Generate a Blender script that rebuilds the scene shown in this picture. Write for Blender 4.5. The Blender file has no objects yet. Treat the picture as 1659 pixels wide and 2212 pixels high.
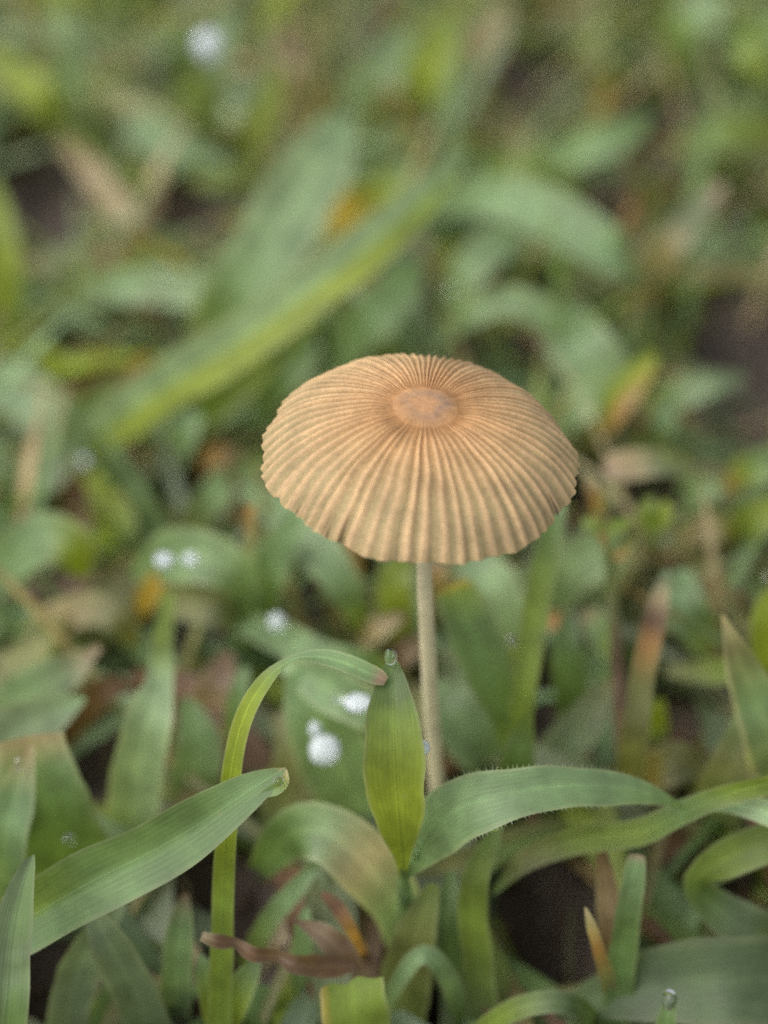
import bpy, math, random
import numpy as np
from mathutils import Vector

# ------------------------------------------------------------------ camera, sky, sun, exposure
MM = 0.001                       # all building below is in millimetres
sc = bpy.context.scene
PITCH = math.radians(41.0)       # the lens looks down on the lawn
FOCUS = 120.0                    # mm to the cap
PX = 34.56                       # photo units (1659 wide) per mm at the focus distance
CAM = np.array([0.0, -92.8, 118.2])
FWD = np.array([0, math.cos(PITCH), -math.sin(PITCH)])
UPV = np.array([0, math.sin(PITCH), math.cos(PITCH)])
RGT = np.array([1.0, 0, 0])

cd = bpy.data.cameras.new('camera')
cam = bpy.data.objects.new('camera', cd)
sc.collection.objects.link(cam)
cam.location = CAM * MM
cam.rotation_euler = (math.pi / 2 - PITCH, 0, 0)
cd.sensor_fit = 'HORIZONTAL'
cd.sensor_width = 36
cd.lens = 36 * FOCUS / (1659 / PX)
cd.clip_start = 0.004
cd.clip_end = 200
cd.dof.use_dof = True
cd.dof.focus_distance = 0.1195
cd.dof.aperture_fstop = cd.lens / 4.8      # an opening 4.8 mm across
sc.camera = cam

SUN_EL, SUN_AZ = math.radians(56), math.radians(-105)  # high behind cloud, off to the side
w = bpy.data.worlds.new('World')
sc.world = w
w.use_nodes = True
nt = w.node_tree
bg = nt.nodes['Background']
sky = nt.nodes.new('ShaderNodeTexSky')
sky.sky_type = 'NISHITA'
sky.sun_disc = False
sky.sun_elevation = SUN_EL
sky.sun_rotation = SUN_AZ
sky.air_density = 1.0
sky.dust_density = 3.0
sky.ozone_density = 1.0
hs = nt.nodes.new('ShaderNodeHueSaturation')           # cloud cover: a whiter sky
hs.inputs['Saturation'].default_value = 0.3
nt.links.new(sky.outputs[0], hs.inputs['Color'])
nt.links.new(hs.outputs[0], bg.inputs[0])
bg.inputs[1].default_value = 0.15

sd = bpy.data.lights.new('sun', 'SUN')
sd.energy = .9
sd.angle = math.radians(50)
sd.color = (1.0, 0.96, 0.9)
sun = bpy.data.objects.new('sun', sd)
sc.collection.objects.link(sun)
sdir = Vector((math.sin(SUN_AZ) * math.cos(SUN_EL), math.cos(SUN_AZ) * math.cos(SUN_EL), math.sin(SUN_EL)))
sun.rotation_euler = sdir.to_track_quat('Z', 'Y').to_euler()
sun.location = sdir * 2

sc.view_settings.view_transform = 'Standard'
sc.view_settings.look = 'None'
sc.view_settings.gamma = 1
sc.view_settings.exposure = 0.58
sc.cycles.use_denoising = False
sc.cycles.filter_width = 1.9
sc.cycles.caustics_refractive = True
sc.cycles.caustics_reflective = True
sc.cycles.max_bounces = 12
sc.cycles.transparent_max_bounces = 8

rng = np.random.default_rng(7)
random.seed(7)
COL = sc.collection

# ------------------------------------------------------------------ points in the place
def ground_depth(x, y):
    """distance along the lens axis at which the line of sight through (x, y) meets the soil"""
    a = (x - 829.5) / PX / FOCUS
    b = (1106 - y) / PX / FOCUS
    dz = FWD[2] + b * UPV[2]
    return -CAM[2] / dz

def P(x, y, d=None):
    g = ground_depth(x, y)
    if d is None:
        d = g + 1.0
    else:
        d = min(d, g - 0.8)
    a = (x - 829.5) / PX / FOCUS
    b = (1106 - y) / PX / FOCUS
    return CAM + d * (FWD + a * RGT + b * UPV)

def project(p):
    q = p - CAM
    d = q @ FWD
    return 829.5 + (q @ RGT) / d * FOCUS * PX, 1106 - (q @ UPV) / d * FOCUS * PX, d

# ------------------------------------------------------------------ materials
def new_mat(name):
    m = bpy.data.materials.new(name)
    m.use_nodes = True
    t = m.node_tree
    t.nodes.clear()
    return m, t, t.nodes, t.links

def N(nodes, kind, **kw):
    n = nodes.new(kind)
    for k, v in kw.items():
        setattr(n, k, v)
    return n

def leaf_material():
    m, t, nd, lk = new_mat('leaf')
    out = N(nd, 'ShaderNodeOutputMaterial')
    att = N(nd, 'ShaderNodeAttribute', attribute_name='tint')
    uv = N(nd, 'ShaderNodeUVMap')
    sep = N(nd, 'ShaderNodeSeparateXYZ')
    lk.new(uv.outputs[0], sep.inputs[0])
    # veins run along the leaf
    wv = N(nd, 'ShaderNodeMath', operation='MULTIPLY'); wv.inputs[1].default_value = 75.0
    lk.new(sep.outputs[0], wv.inputs[0])
    sn = N(nd, 'ShaderNodeMath', operation='SINE'); lk.new(wv.outputs[0], sn.inputs[0])
    tc = N(nd, 'ShaderNodeTexCoord')
    no = N(nd, 'ShaderNodeTexNoise'); no.inputs['Scale'].default_value = 350; no.inputs['Detail'].default_value = 4
    lk.new(tc.outputs['Object'], no.inputs['Vector'])
    no2 = N(nd, 'ShaderNodeTexNoise'); no2.inputs['Scale'].default_value = 2600; no2.inputs['Detail'].default_value = 3
    lk.new(tc.outputs['Object'], no2.inputs['Vector'])
    # streaks stretched along the leaf
    mp = N(nd, 'ShaderNodeMapping'); mp.inputs['Scale'].default_value = (14, 1.6, 1)
    lk.new(uv.outputs[0], mp.inputs[0])
    ns = N(nd, 'ShaderNodeTexNoise'); ns.inputs['Scale'].default_value = 2.2; ns.inputs['Detail'].default_value = 3
    lk.new(mp.outputs[0], ns.inputs['Vector'])
    r1 = N(nd, 'ShaderNodeMapRange'); r1.inputs[1].default_value = .3; r1.inputs[2].default_value = .7
    r1.inputs[3].default_value = .72; r1.inputs[4].default_value = 1.28
    lk.new(no.outputs[0], r1.inputs[0])
    r2 = N(nd, 'ShaderNodeMapRange'); r2.inputs[1].default_value = .3; r2.inputs[2].default_value = .7
    r2.inputs[3].default_value = .90; r2.inputs[4].default_value = 1.10
    lk.new(ns.outputs[0], r2.inputs[0])
    r3 = N(nd, 'ShaderNodeMapRange'); r3.inputs[1].default_value = -1; r3.inputs[2].default_value = 1
    r3.inputs[3].default_value = .965; r3.inputs[4].default_value = 1.03
    lk.new(sn.outputs[0], r3.inputs[0])
    m1 = N(nd, 'ShaderNodeMath', operation='MULTIPLY'); lk.new(r1.outputs[0], m1.inputs[0]); lk.new(r2.outputs[0], m1.inputs[1])
    m2 = N(nd, 'ShaderNodeMath', operation='MULTIPLY'); lk.new(m1.outputs[0], m2.inputs[0]); lk.new(r3.outputs[0], m2.inputs[1])
    vm = N(nd, 'ShaderNodeVectorMath', operation='SCALE'); lk.new(att.outputs['Color'], vm.inputs[0]); lk.new(m2.outputs[0], vm.inputs['Scale'])
    # small withered specks
    vo = N(nd, 'ShaderNodeTexNoise'); vo.inputs['Scale'].default_value = 900; vo.inputs['Detail'].default_value = 5; vo.inputs['Roughness'].default_value = .6
    lk.new(tc.outputs['Object'], vo.inputs['Vector'])
    vr = N(nd, 'ShaderNodeMapRange'); vr.inputs[1].default_value = .66; vr.inputs[2].default_value = .74; vr.inputs[4].default_value = .55
    lk.new(vo.outputs[0], vr.inputs[0])
    vx = N(nd, 'ShaderNodeMix', data_type='RGBA'); vx.inputs[7].default_value = (.30, .25, .12, 1)
    lk.new(vr.outputs[0], vx.inputs[0]); lk.new(vm.outputs[0], vx.inputs[6])
    # relief
    ad = N(nd, 'ShaderNodeMath', operation='MULTIPLY_ADD'); ad.inputs[1].default_value = .5
    lk.new(sn.outputs[0], ad.inputs[0]); lk.new(no2.outputs[0], ad.inputs[2])
    bp = N(nd, 'ShaderNodeBump'); bp.inputs['Strength'].default_value = .12; bp.inputs['Distance'].default_value = .00008
    lk.new(ad.outputs[0], bp.inputs['Height'])
    pr = N(nd, 'ShaderNodeBsdfPrincipled')
    rr = N(nd, 'ShaderNodeMapRange'); rr.inputs[3].default_value = .34; rr.inputs[4].default_value = .62
    lk.new(no.outputs[0], rr.inputs[0])
    lk.new(rr.outputs[0], pr.inputs['Roughness'])
    pr.inputs['Specular IOR Level'].default_value = .45
    lk.new(vx.outputs[2], pr.inputs['Base Color']); lk.new(bp.outputs[0], pr.inputs['Normal'])
    tl = N(nd, 'ShaderNodeBsdfTranslucent')
    tm = N(nd, 'ShaderNodeVectorMath', operation='MULTIPLY'); tm.inputs[1].default_value = (1.9, 1.75, .55)
    lk.new(vm.outputs[0], tm.inputs[0]); lk.new(tm.outputs[0], tl.inputs[0]); lk.new(bp.outputs[0], tl.inputs[1])
    mx = N(nd, 'ShaderNodeMixShader'); mx.inputs[0].default_value = .38
    lk.new(pr.outputs[0], mx.inputs[1]); lk.new(tl.outputs[0], mx.inputs[2])
    lk.new(mx.outputs[0], out.inputs[0])
    return m

def cap_material():
    m, t, nd, lk = new_mat('mushroom_skin')
    out = N(nd, 'ShaderNodeOutputMaterial')
    att = N(nd, 'ShaderNodeAttribute', attribute_name='tint')
    tc = N(nd, 'ShaderNodeTexCoord')
    no = N(nd, 'ShaderNodeTexNoise'); no.inputs['Scale'].default_value = 3200; no.inputs['Detail'].default_value = 5; no.inputs['Roughness'].default_value = .7
    lk.new(tc.outputs['Object'], no.inputs['Vector'])
    nb = N(nd, 'ShaderNodeTexNoise'); nb.inputs['Scale'].default_value = 420; nb.inputs['Detail'].default_value = 3
    lk.new(tc.outputs['Object'], nb.inputs['Vector'])
    r1 = N(nd, 'ShaderNodeMapRange'); r1.inputs[1].default_value = .3; r1.inputs[2].default_value = .7
    r1.inputs[3].default_value = .84; r1.inputs[4].default_value = 1.16
    lk.new(no.outputs[0], r1.inputs[0])
    r2 = N(nd, 'ShaderNodeMapRange'); r2.inputs[1].default_value = .3; r2.inputs[2].default_value = .7
    r2.inputs[3].default_value = .88; r2.inputs[4].default_value = 1.12
    lk.new(nb.outputs[0], r2.inputs[0])
    m1 = N(nd, 'ShaderNodeMath', operation='MULTIPLY'); lk.new(r1.outputs[0], m1.inputs[0]); lk.new(r2.outputs[0], m1.inputs[1])
    vm = N(nd, 'ShaderNodeVectorMath', operation='SCALE'); lk.new(att.outputs['Color'], vm.inputs[0]); lk.new(m1.outputs[0], vm.inputs['Scale'])
    bp = N(nd, 'ShaderNodeBump'); bp.inputs['Strength'].default_value = .45; bp.inputs['Distance'].default_value = .00008
    lk.new(no.outputs[0], bp.inputs['Height'])
    pr = N(nd, 'ShaderNodeBsdfPrincipled'); pr.inputs['Roughness'].default_value = .62
    pr.inputs['Specular IOR Level'].default_value = .3
    lk.new(vm.outputs[0], pr.inputs['Base Color']); lk.new(bp.outputs[0], pr.inputs['Normal'])
    tl = N(nd, 'ShaderNodeBsdfTranslucent'); lk.new(vm.outputs[0], tl.inputs[0])
    mx = N(nd, 'ShaderNodeMixShader'); mx.inputs[0].default_value = .22
    lk.new(pr.outputs[0], mx.inputs[1]); lk.new(tl.outputs[0], mx.inputs[2]); lk.new(mx.outputs[0], out.inputs[0])
    return m

def soil_material():
    m, t, nd, lk = new_mat('soil')
    out = N(nd, 'ShaderNodeOutputMaterial')
    tc = N(nd, 'ShaderNodeTexCoord')
    no = N(nd, 'ShaderNodeTexNoise'); no.inputs['Scale'].default_value = 90; no.inputs['Detail'].default_value = 8
    lk.new(tc.outputs['Object'], no.inputs['Vector'])
    cr = N(nd, 'ShaderNodeValToRGB')
    cr.color_ramp.elements[0].position = .3; cr.color_ramp.elements[0].color = (.028, .021, .017, 1)
    cr.color_ramp.elements[1].position = .72; cr.color_ramp.elements[1].color = (.105, .078, .060, 1)
    lk.new(no.outputs[0], cr.inputs[0])
    n2 = N(nd, 'ShaderNodeTexNoise'); n2.inputs['Scale'].default_value = 600; n2.inputs['Detail'].default_value = 6
    lk.new(tc.outputs['Object'], n2.inputs['Vector'])
    bp = N(nd, 'ShaderNodeBump'); bp.inputs['Strength'].default_value = .9; bp.inputs['Distance'].default_value = .001
    lk.new(n2.outputs[0], bp.inputs['Height'])
    pr = N(nd, 'ShaderNodeBsdfPrincipled'); pr.inputs['Roughness'].default_value = .8
    lk.new(cr.outputs[0], pr.inputs['Base Color']); lk.new(bp.outputs[0], pr.inputs['Normal'])
    lk.new(pr.outputs[0], out.inputs[0])
    return m

def water_material():
    m, t, nd, lk = new_mat('water')
    out = N(nd, 'ShaderNodeOutputMaterial')
    g = N(nd, 'ShaderNodeBsdfGlass'); g.inputs['IOR'].default_value = 1.333; g.inputs['Roughness'].default_value = 0.0
    lk.new(g.outputs[0], out.inputs[0])
    return m

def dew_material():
    # drops whose bright sky glints are put in as white colour, still glossy
    m, t, nd, lk = new_mat('glint_white_dew')
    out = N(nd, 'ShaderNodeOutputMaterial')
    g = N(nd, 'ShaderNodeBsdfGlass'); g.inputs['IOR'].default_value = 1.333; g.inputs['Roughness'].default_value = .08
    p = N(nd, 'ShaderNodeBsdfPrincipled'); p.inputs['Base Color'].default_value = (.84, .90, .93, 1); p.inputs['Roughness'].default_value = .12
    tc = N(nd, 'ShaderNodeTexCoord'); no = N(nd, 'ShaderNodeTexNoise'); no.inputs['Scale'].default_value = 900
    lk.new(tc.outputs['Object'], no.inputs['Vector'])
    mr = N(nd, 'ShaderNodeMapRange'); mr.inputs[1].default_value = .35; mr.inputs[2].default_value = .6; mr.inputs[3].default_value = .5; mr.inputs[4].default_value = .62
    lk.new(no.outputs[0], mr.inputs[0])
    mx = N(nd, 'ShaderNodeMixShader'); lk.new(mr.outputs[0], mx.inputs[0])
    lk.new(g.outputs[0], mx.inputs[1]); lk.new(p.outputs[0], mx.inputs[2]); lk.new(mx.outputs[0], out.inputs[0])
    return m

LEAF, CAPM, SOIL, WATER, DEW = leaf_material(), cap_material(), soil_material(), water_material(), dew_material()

C = dict(  # leaf tones: sky sheen coloured into mint, light shining through into yel
    mint=(.205, .305, .148), pale=(.275, .375, .205), grey=(.185, .24, .14), green=(.125, .198, .064), yel=(.25, .31, .035),
    lime=(.175, .24, .042), dark=(.06, .10, .037), olive=(.20, .205, .085), tan=(.38, .30, .18), gold=(.46, .31, .05),
    orange=(.43, .23, .08), brown=(.17, .105, .065), rust=(.19, .105, .06), pink=(.36, .26, .19), sage=(.155, .24, .10), moss=(.105, .15, .07), straw=(.46, .385, .22))

# ------------------------------------------------------------------ mesh helpers
def link_mesh(name, verts, faces, mat, parent=None, tint=None, uv=None, smooth=True):
    me = bpy.data.meshes.new(name)
    verts = np.asarray(verts, dtype=float)
    faces = np.asarray(faces)
    me.from_pydata((verts * MM).tolist(), [], faces.tolist())
    if tint is not None:
        a = me.attributes.new('tint', 'FLOAT_COLOR', 'POINT')
        c = np.ones((len(verts), 4), dtype=np.float32); c[:, :3] = tint
        a.data.foreach_set('color', c.ravel())
    if uv is not None:
        l = me.uv_layers.new(name='UVMap')
        idx = np.empty(len(me.loops), dtype=np.int32); me.loops.foreach_get('vertex_index', idx)
        l.data.foreach_set('uv', np.asarray(uv, dtype=np.float32)[idx].ravel())
    if smooth:
        me.polygons.foreach_set('use_smooth', np.ones(len(me.polygons), dtype=bool))
    me.materials.append(mat)
    o = bpy.data.objects.new(name, me)
    COL.objects.link(o)
    if parent is not None:
        o.parent = parent
        o.matrix_parent_inverse = parent.matrix_basis.inverted()
    return o

def tag(o, label=None, cat=None, group=None, kind=None):
    if label: o['label'] = label
    if cat: o['category'] = cat
    if group: o['group'] = group
    if kind: o['kind'] = kind
    return o

def empty(name, loc, label=None, cat=None, group=None):
    o = bpy.data.objects.new(name, None)
    o.empty_display_size = .002
    COL.objects.link(o)
    o.location = np.asarray(loc) * MM
    bpy.context.view_layer.update()
    return tag(o, label, cat, group)

def unit(v):
    return v / (np.linalg.norm(v, axis=-1, keepdims=True) + 1e-12)

def spline(pts, n):
    """Catmull-Rom through pts (k, m); returns n samples and their parameter 0..k-1"""
    p = np.asarray(pts, float)
    k = len(p)
    ext = np.vstack([2 * p[0] - p[1], p, 2 * p[-1] - p[-2]])
    seg = np.linalg.norm(np.diff(p[:, :3], axis=0), axis=1)
    cum = np.concatenate([[0], np.cumsum(seg)])
    s = np.interp(np.linspace(0, cum[-1], n), cum, np.arange(k))
    i = np.minimum(s.astype(int), k - 2)
    f = (s - i)[:, None]
    a, b, c, d = ext[i], ext[i + 1], ext[i + 2], ext[i + 3]
    q = .5 * (2 * b + (c - a) * f + (2 * a - 5 * b + 4 * c - d) * f ** 2 + (3 * b - a - 3 * c + d) * f ** 3)
    return q, s

def grid_faces(n, m):
    i = np.arange(n - 1)[:, None] * m
    j = np.arange(m - 1)[None]
    a = (i + j).ravel()
    return np.stack([a, a + 1, a + m + 1, a + m], 1)

def cols(c, s, k):
    if isinstance(c, str):
        c = [c]
    arr = np.array([C[q] for q in c], float)
    if len(arr) == 1:
        return np.repeat(arr, len(s), 0)
    xs = np.linspace(0, k - 1, len(arr))
    return np.stack([np.interp(s, xs, arr[:, j]) for j in range(3)], 1)

def jitter(c, amt=.08):
    f = 1 + rng.normal(0, amt) + rng.normal(0, amt * .3, 3) + np.array([.03, 0, 0])
    return np.clip(c * f, .005, .8)

def leaf_mesh(name, pts, w, col, roll=0, fold=.22, half=None, n=None, nu=9, wob=.05, parent=None, ragged=0, edge=None, up=None):
    p3 = np.array([P(*q) for q in pts])
    k = len(p3)
    d_mid = float(np.median((p3 - CAM) @ FWD))
    w = np.asarray(w, float)
    rl = np.full(k, float(roll)) if np.isscalar(roll) else np.asarray(roll, float)
    aug = np.column_stack([p3, w, rl])
    n = n or max(14, 6 * k)
    q, s = spline(aug, n)
    pos, wp, rl = q[:, :3], np.maximum(q[:, 3], 1.5), np.radians(q[:, 4])
    t = unit(np.gradient(pos, axis=0))
    v = unit(CAM - pos)
    if up is None:            # leaves lie open to the sky; those close to the focus are set one by one
        up = .1 if d_mid < 131 else .2
    wd = unit(np.cross(t, unit(v + up * np.array([0, 0, 1.0]))))
    for i in range(1, n):
        if wd[i] @ wd[i - 1] < 0:
            wd[i] *= -1
    for _ in range(2):
        wd[1:-1] = unit(wd[:-2] + 2 * wd[1:-1] + wd[2:])
    nn = unit(np.cross(wd, t))
    flip = np.sign(np.sum(nn * v, 1)); flip[flip == 0] = 1
    nn = nn * flip[:, None]
    W = wd * np.cos(rl)[:, None] + nn * np.sin(rl)[:, None]
    NN = nn * np.cos(rl)[:, None] - wd * np.sin(rl)[:, None]
    d = (pos - CAM) @ FWD
    hw = wp * d / (PX * FOCUS) / 2 / np.maximum(np.cos(rl), .45) / np.clip(np.abs(np.sum(wd * unit(np.cross(t, v)), 1)), .7, 1)
    u = np.linspace(-1, 1, nu)
    ph = rng.uniform(0, 6, 4)
    L = np.linspace(0, 1, n)
    rip = wob * (np.sin(L * 9 + ph[0])[:, None] * u[None] + .6 * np.sin(L * 17 + ph[1])[:, None] * u[None] ** 2)
    prof = fold * (np.abs(u) ** 1.4)[None] + rip
    edgew = 1 + .03 * np.sin(L * 23 + ph[2])[:, None] * np.sign(u)[None] + .02 * np.sin(L * 41 + ph[3])[:, None]
    V = pos[:, None] + W[:, None] * (hw[:, None] * u[None] * edgew)[..., None] + NN[:, None] * (hw[:, None] * prof)[..., None]
    if ragged:               # a torn end: the last rows break off unevenly
        cut = np.interp(np.linspace(0, 5, nu), range(6), rng.uniform(-1, .3, 6)) * ragged
        for q_ in range(1, 4):
            V[-q_] += t[-1][None] * (cut * (4 - q_) / 3)[:, None]
    base = cols(col, s, k)
    tint = np.repeat(base[:, None], nu, 1)
    if half is not None:
        hc = cols(half, s, k)
        f = np.clip((u + .1) * 4, 0, 1)[None, :, None]
        tint = tint * (1 - f) + hc[:, None] * f
    # a paler midrib
    mid = np.exp(-(u / .13) ** 2)[None, :, None]
    tint = tint * (1 + .22 * mid)
    if edge is not None:
        side, ec = edge
        f = np.clip((u * side - .78) / .12, 0, 1)[None, :, None]
        tint = tint * (1 - f) + np.array(C[ec])[None, None] * f
    for e_ in (0, -1):       # edge highlight of the margin, painted as a thin pale line
        tint[:, e_] = tint[:, e_] * .6 + np.array((.42, .43, .26)) * .4 * (tint[:, e_].mean(1, keepdims=True) / .2)
    tint = tint * (1 + rng.normal(0, .05))
    uv = np.stack(np.broadcast_arrays((u * .5 + .5)[None], (L * k * .5)[:, None] + ph[0]), -1).reshape(-1, 2)
    o = link_mesh(name, V.reshape(-1, 3), grid_faces(n, nu), LEAF, parent, tint.reshape(-1, 3), uv)
    return o, (pos, W, NN, hw, s, V, tint)

def rib_mesh(frame, parent, col, r=.09, name='midrib'):
    pos, W, NN, hw, s, V0, T0 = frame
    n = len(pos)
    rr = np.minimum(r, hw * .2) * np.linspace(1, .35, n)
    prof = np.array([[-1.3, .1], [-.5, .75], [.5, .75], [1.3, .1]])
    mp_ = V0[:, V0.shape[1] // 2]
    V = mp_[:, None] + W[:, None] * (rr[:, None] * prof[None, :, 0])[..., None] + NN[:, None] * (rr[:, None] * prof[None, :, 1])[..., None]
    uv = np.zeros((n * 4, 2))
    mid = T0[:, T0.shape[1] // 2] * 1.12
    return link_mesh(name, V.reshape(-1, 3), grid_faces(n, 4), LEAF, parent, np.repeat(mid, 4, 0), uv)

def tube_mesh(name, pts, r, mat, parent=None, col=(.3, .3, .2), n=None, seg=12, px=True, bump=0.0):
    p3 = np.array([P(*q) for q in pts]) if px else np.asarray(pts, float)
    k = len(p3)
    r = np.asarray(r if not np.isscalar(r) else [r] * k, float)
    n = n or 8 * k
    q, s = spline(np.column_stack([p3, r]), n)
    pos, rad = q[:, :3], q[:, 3]
    t = unit(np.gradient(pos, axis=0))
    ref = np.array([0, 1.0, 0.2]) if abs(t[0][2]) > .5 else np.array([0, 0, 1.0])
    a = unit(np.cross(t, ref)); b = np.cross(a, t)
    if px:
        rad = rad * ((pos - CAM) @ FWD) / (PX * FOCUS)
    th = np.linspace(0, 2 * np.pi, seg, endpoint=False)
    wob = 1 + bump * np.sin(th * 3 + 1)[None] * np.sin(np.linspace(0, 14, n))[:, None] + bump * np.sin(th * 5)[None]
    V = pos[:, None] + (a[:, None] * np.cos(th)[None, :, None] + b[:, None] * np.sin(th)[None, :, None]) * (rad[:, None] * wob)[..., None]
    V = np.vstack([V.reshape(-1, 3), pos[0], pos[-1]])
    F = []
    for i in range(n - 1):
        for j in range(seg):
            F.append((i * seg + j, i * seg + (j + 1) % seg, (i + 1) * seg + (j + 1) % seg, (i + 1) * seg + j))
    for j in range(seg):
        F.append((n * seg, (j + 1) % seg, j, j)); F.append((n * seg + 1, (n - 1) * seg + j, (n - 1) * seg + (j + 1) % seg, (n - 1) * seg + j))
    F = [tuple(dict.fromkeys(f)) for f in F]
    cc = cols(col, s, k) if isinstance(col, (str, list)) else np.repeat(np.array([col]), n, 0)
    tint = np.vstack([np.repeat(cc, seg, 0), cc[:1], cc[-1:]])
    uv = np.zeros((len(V), 2)); uv[:n * seg, 0] = np.tile(th / 6.283 * .2, n); uv[:n * seg, 1] = np.repeat(np.linspace(0, k, n), seg)
    me = bpy.data.meshes.new(name)
    me.from_pydata((V * MM).tolist(), [], F)
    at = me.attributes.new('tint', 'FLOAT_COLOR', 'POINT')
    c4 = np.ones((len(V), 4), dtype=np.float32); c4[:, :3] = tint
    at.data.foreach_set('color', c4.ravel())
    l = me.uv_layers.new(name='UVMap')
    idx = np.empty(len(me.loops), dtype=np.int32); me.loops.foreach_get('vertex_index', idx)
    l.data.foreach_set('uv', uv.astype(np.float32)[idx].ravel())
    me.polygons.foreach_set('use_smooth', np.ones(len(me.polygons), dtype=bool))
    me.materials.append(mat)
    o = bpy.data.objects.new(name, me); COL.objects.link(o)
    if parent is not None:
        o.parent = parent; o.matrix_parent_inverse = parent.matrix_basis.inverted()
    return o

BLADES = []
def blade(name, label, pts, w, col, cat='grass blade', group=None, rib=False, hairs=None, **kw):
    """one leaf blade that stands by itself: a mesh with its midrib (and margin hairs) as parts"""
    o, fr = leaf_mesh(name, pts, w, col, **kw)
    tag(o, label, cat, group)
    BLADES.append((name, fr))
    if rib:
        rib_mesh(fr, o, np.array(C[col[len(col) // 2] if isinstance(col, list) else col]) * 1.5 + .02)
    if hairs:
        margin_hairs(fr, o, *hairs)
    return o

def margin_hairs(fr, parent, side, a, b, count):
    pos, W, NN, hw, s, V0, T0 = fr
    n = len(pos)
    V, F = [], []
    for i in range(count):
        f = a + (b - a) * (i + rng.uniform(-.3, .3)) / count
        x = f * (n - 1); j = min(int(x), n - 2); g = x - j
        p = pos[j] * (1 - g) + pos[j + 1] * g
        col = -1 if side > 0 else 0
        e = V0[j, col] * (1 - g) + V0[j + 1, col] * g
        t = unit(pos[j + 1] - pos[j])
        tip = e + (W[j] * side * rng.uniform(.16, .36) + NN[j] * rng.uniform(0, .2) + t * rng.uniform(-.05, .2))
        k = len(V)
        V += [e - t * .022, e + t * .022, tip]; F.append((k, k + 1, k + 2))
    link_mesh('margin_hairs', V, F, LEAF, parent, np.repeat(np.array([[.4, .45, .3]]), len(V), 0), np.zeros((len(V), 2)))['kind'] = 'stuff'

# ------------------------------------------------------------------ the soil
def fbm(x, y, seed=0):
    r = np.random.default_rng(seed)
    z = np.zeros_like(x)
    for o, (f, a) in enumerate(((.03, 2.0), (.09, 1.1), (.25, .55), (.7, .3), (1.6, .15))):
        for _ in range(3):
            th = r.uniform(0, 6.28); p = r.uniform(0, 6.28)
            z += a / 1.8 * np.sin((x * np.cos(th) + y * np.sin(th)) * f * r.uniform(.7, 1.3) * 6.28 / 6 + p + 1.3 * np.sin(y * f * .8 + p))
    return z

# gaps in the turf where the bare soil lies lower (x, y, half width, half height)
HOLES = [(95, 420, 80, 110), (420, 440, 105, 66), (430, 1080, 70, 45), (195, 1610, 60, 110), (1190, 1980, 105, 120), (920, 2120, 48, 90), (535, 1985, 40, 110), (440, 1930, 30, 70),
         (1385, 1070, 70, 45), (1200, 1500, 55, 110), (1130, 190, 75, 66), (1320, 440, 34, 70), (1440, 290, 45, 70), (1600, 740, 90, 120), (1620, 900, 80, 70), (1200, 765, 70, 40),
         (1060, 735, 70, 35), (1585, 1950, 40, 45), (700, 1270, 50, 60), (85, 2130, 70, 70), (380, 1330, 40, 60), (1450, 1560, 60, 50), (1500, 490, 50, 40), (1540, 1400, 40, 50),
         (190, 700, 60, 30), (1250, 1070, 40, 60), (1100, 1290, 10, 10), (60, 1090, 10, 10)]

HC = [(P(hx, hy, 999), ha * ground_depth(hx, hy) / (PX * FOCUS), hb * ground_depth(hx, hy) / (PX * FOCUS) / .65) for hx, hy, ha, hb in HOLES]
def ground_z(x, y):
    r = np.hypot(x, y)
    z = np.clip(fbm(x, y, 3), -4, 2) * .7 * np.clip(1.2 - r / 2500, 0, 1) - 1.0
    for c_, a_, b_ in HC:
        z = z - (10.0 if c_[1] < 8 else 3.0) * np.exp(-(((x - c_[0]) / a_) ** 2 + ((y - c_[1]) / b_) ** 2) * 1.2)
    return z

g = np.linspace(-1, 1, 261)
ax = np.sign(g) * (np.abs(g) * 190 + np.abs(g) ** 9 * 30000)
gx, gy = np.meshgrid(ax, ax + 60, indexing='ij')
gz = ground_z(gx, gy)
soil = link_mesh('soil_ground', np.stack([gx, gy, gz], -1).reshape(-1, 3), grid_faces(261, 261), SOIL)
soil.data.flip_normals()
tag(soil, 'dark brown soil under the grass', None, None, 'structure')

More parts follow.
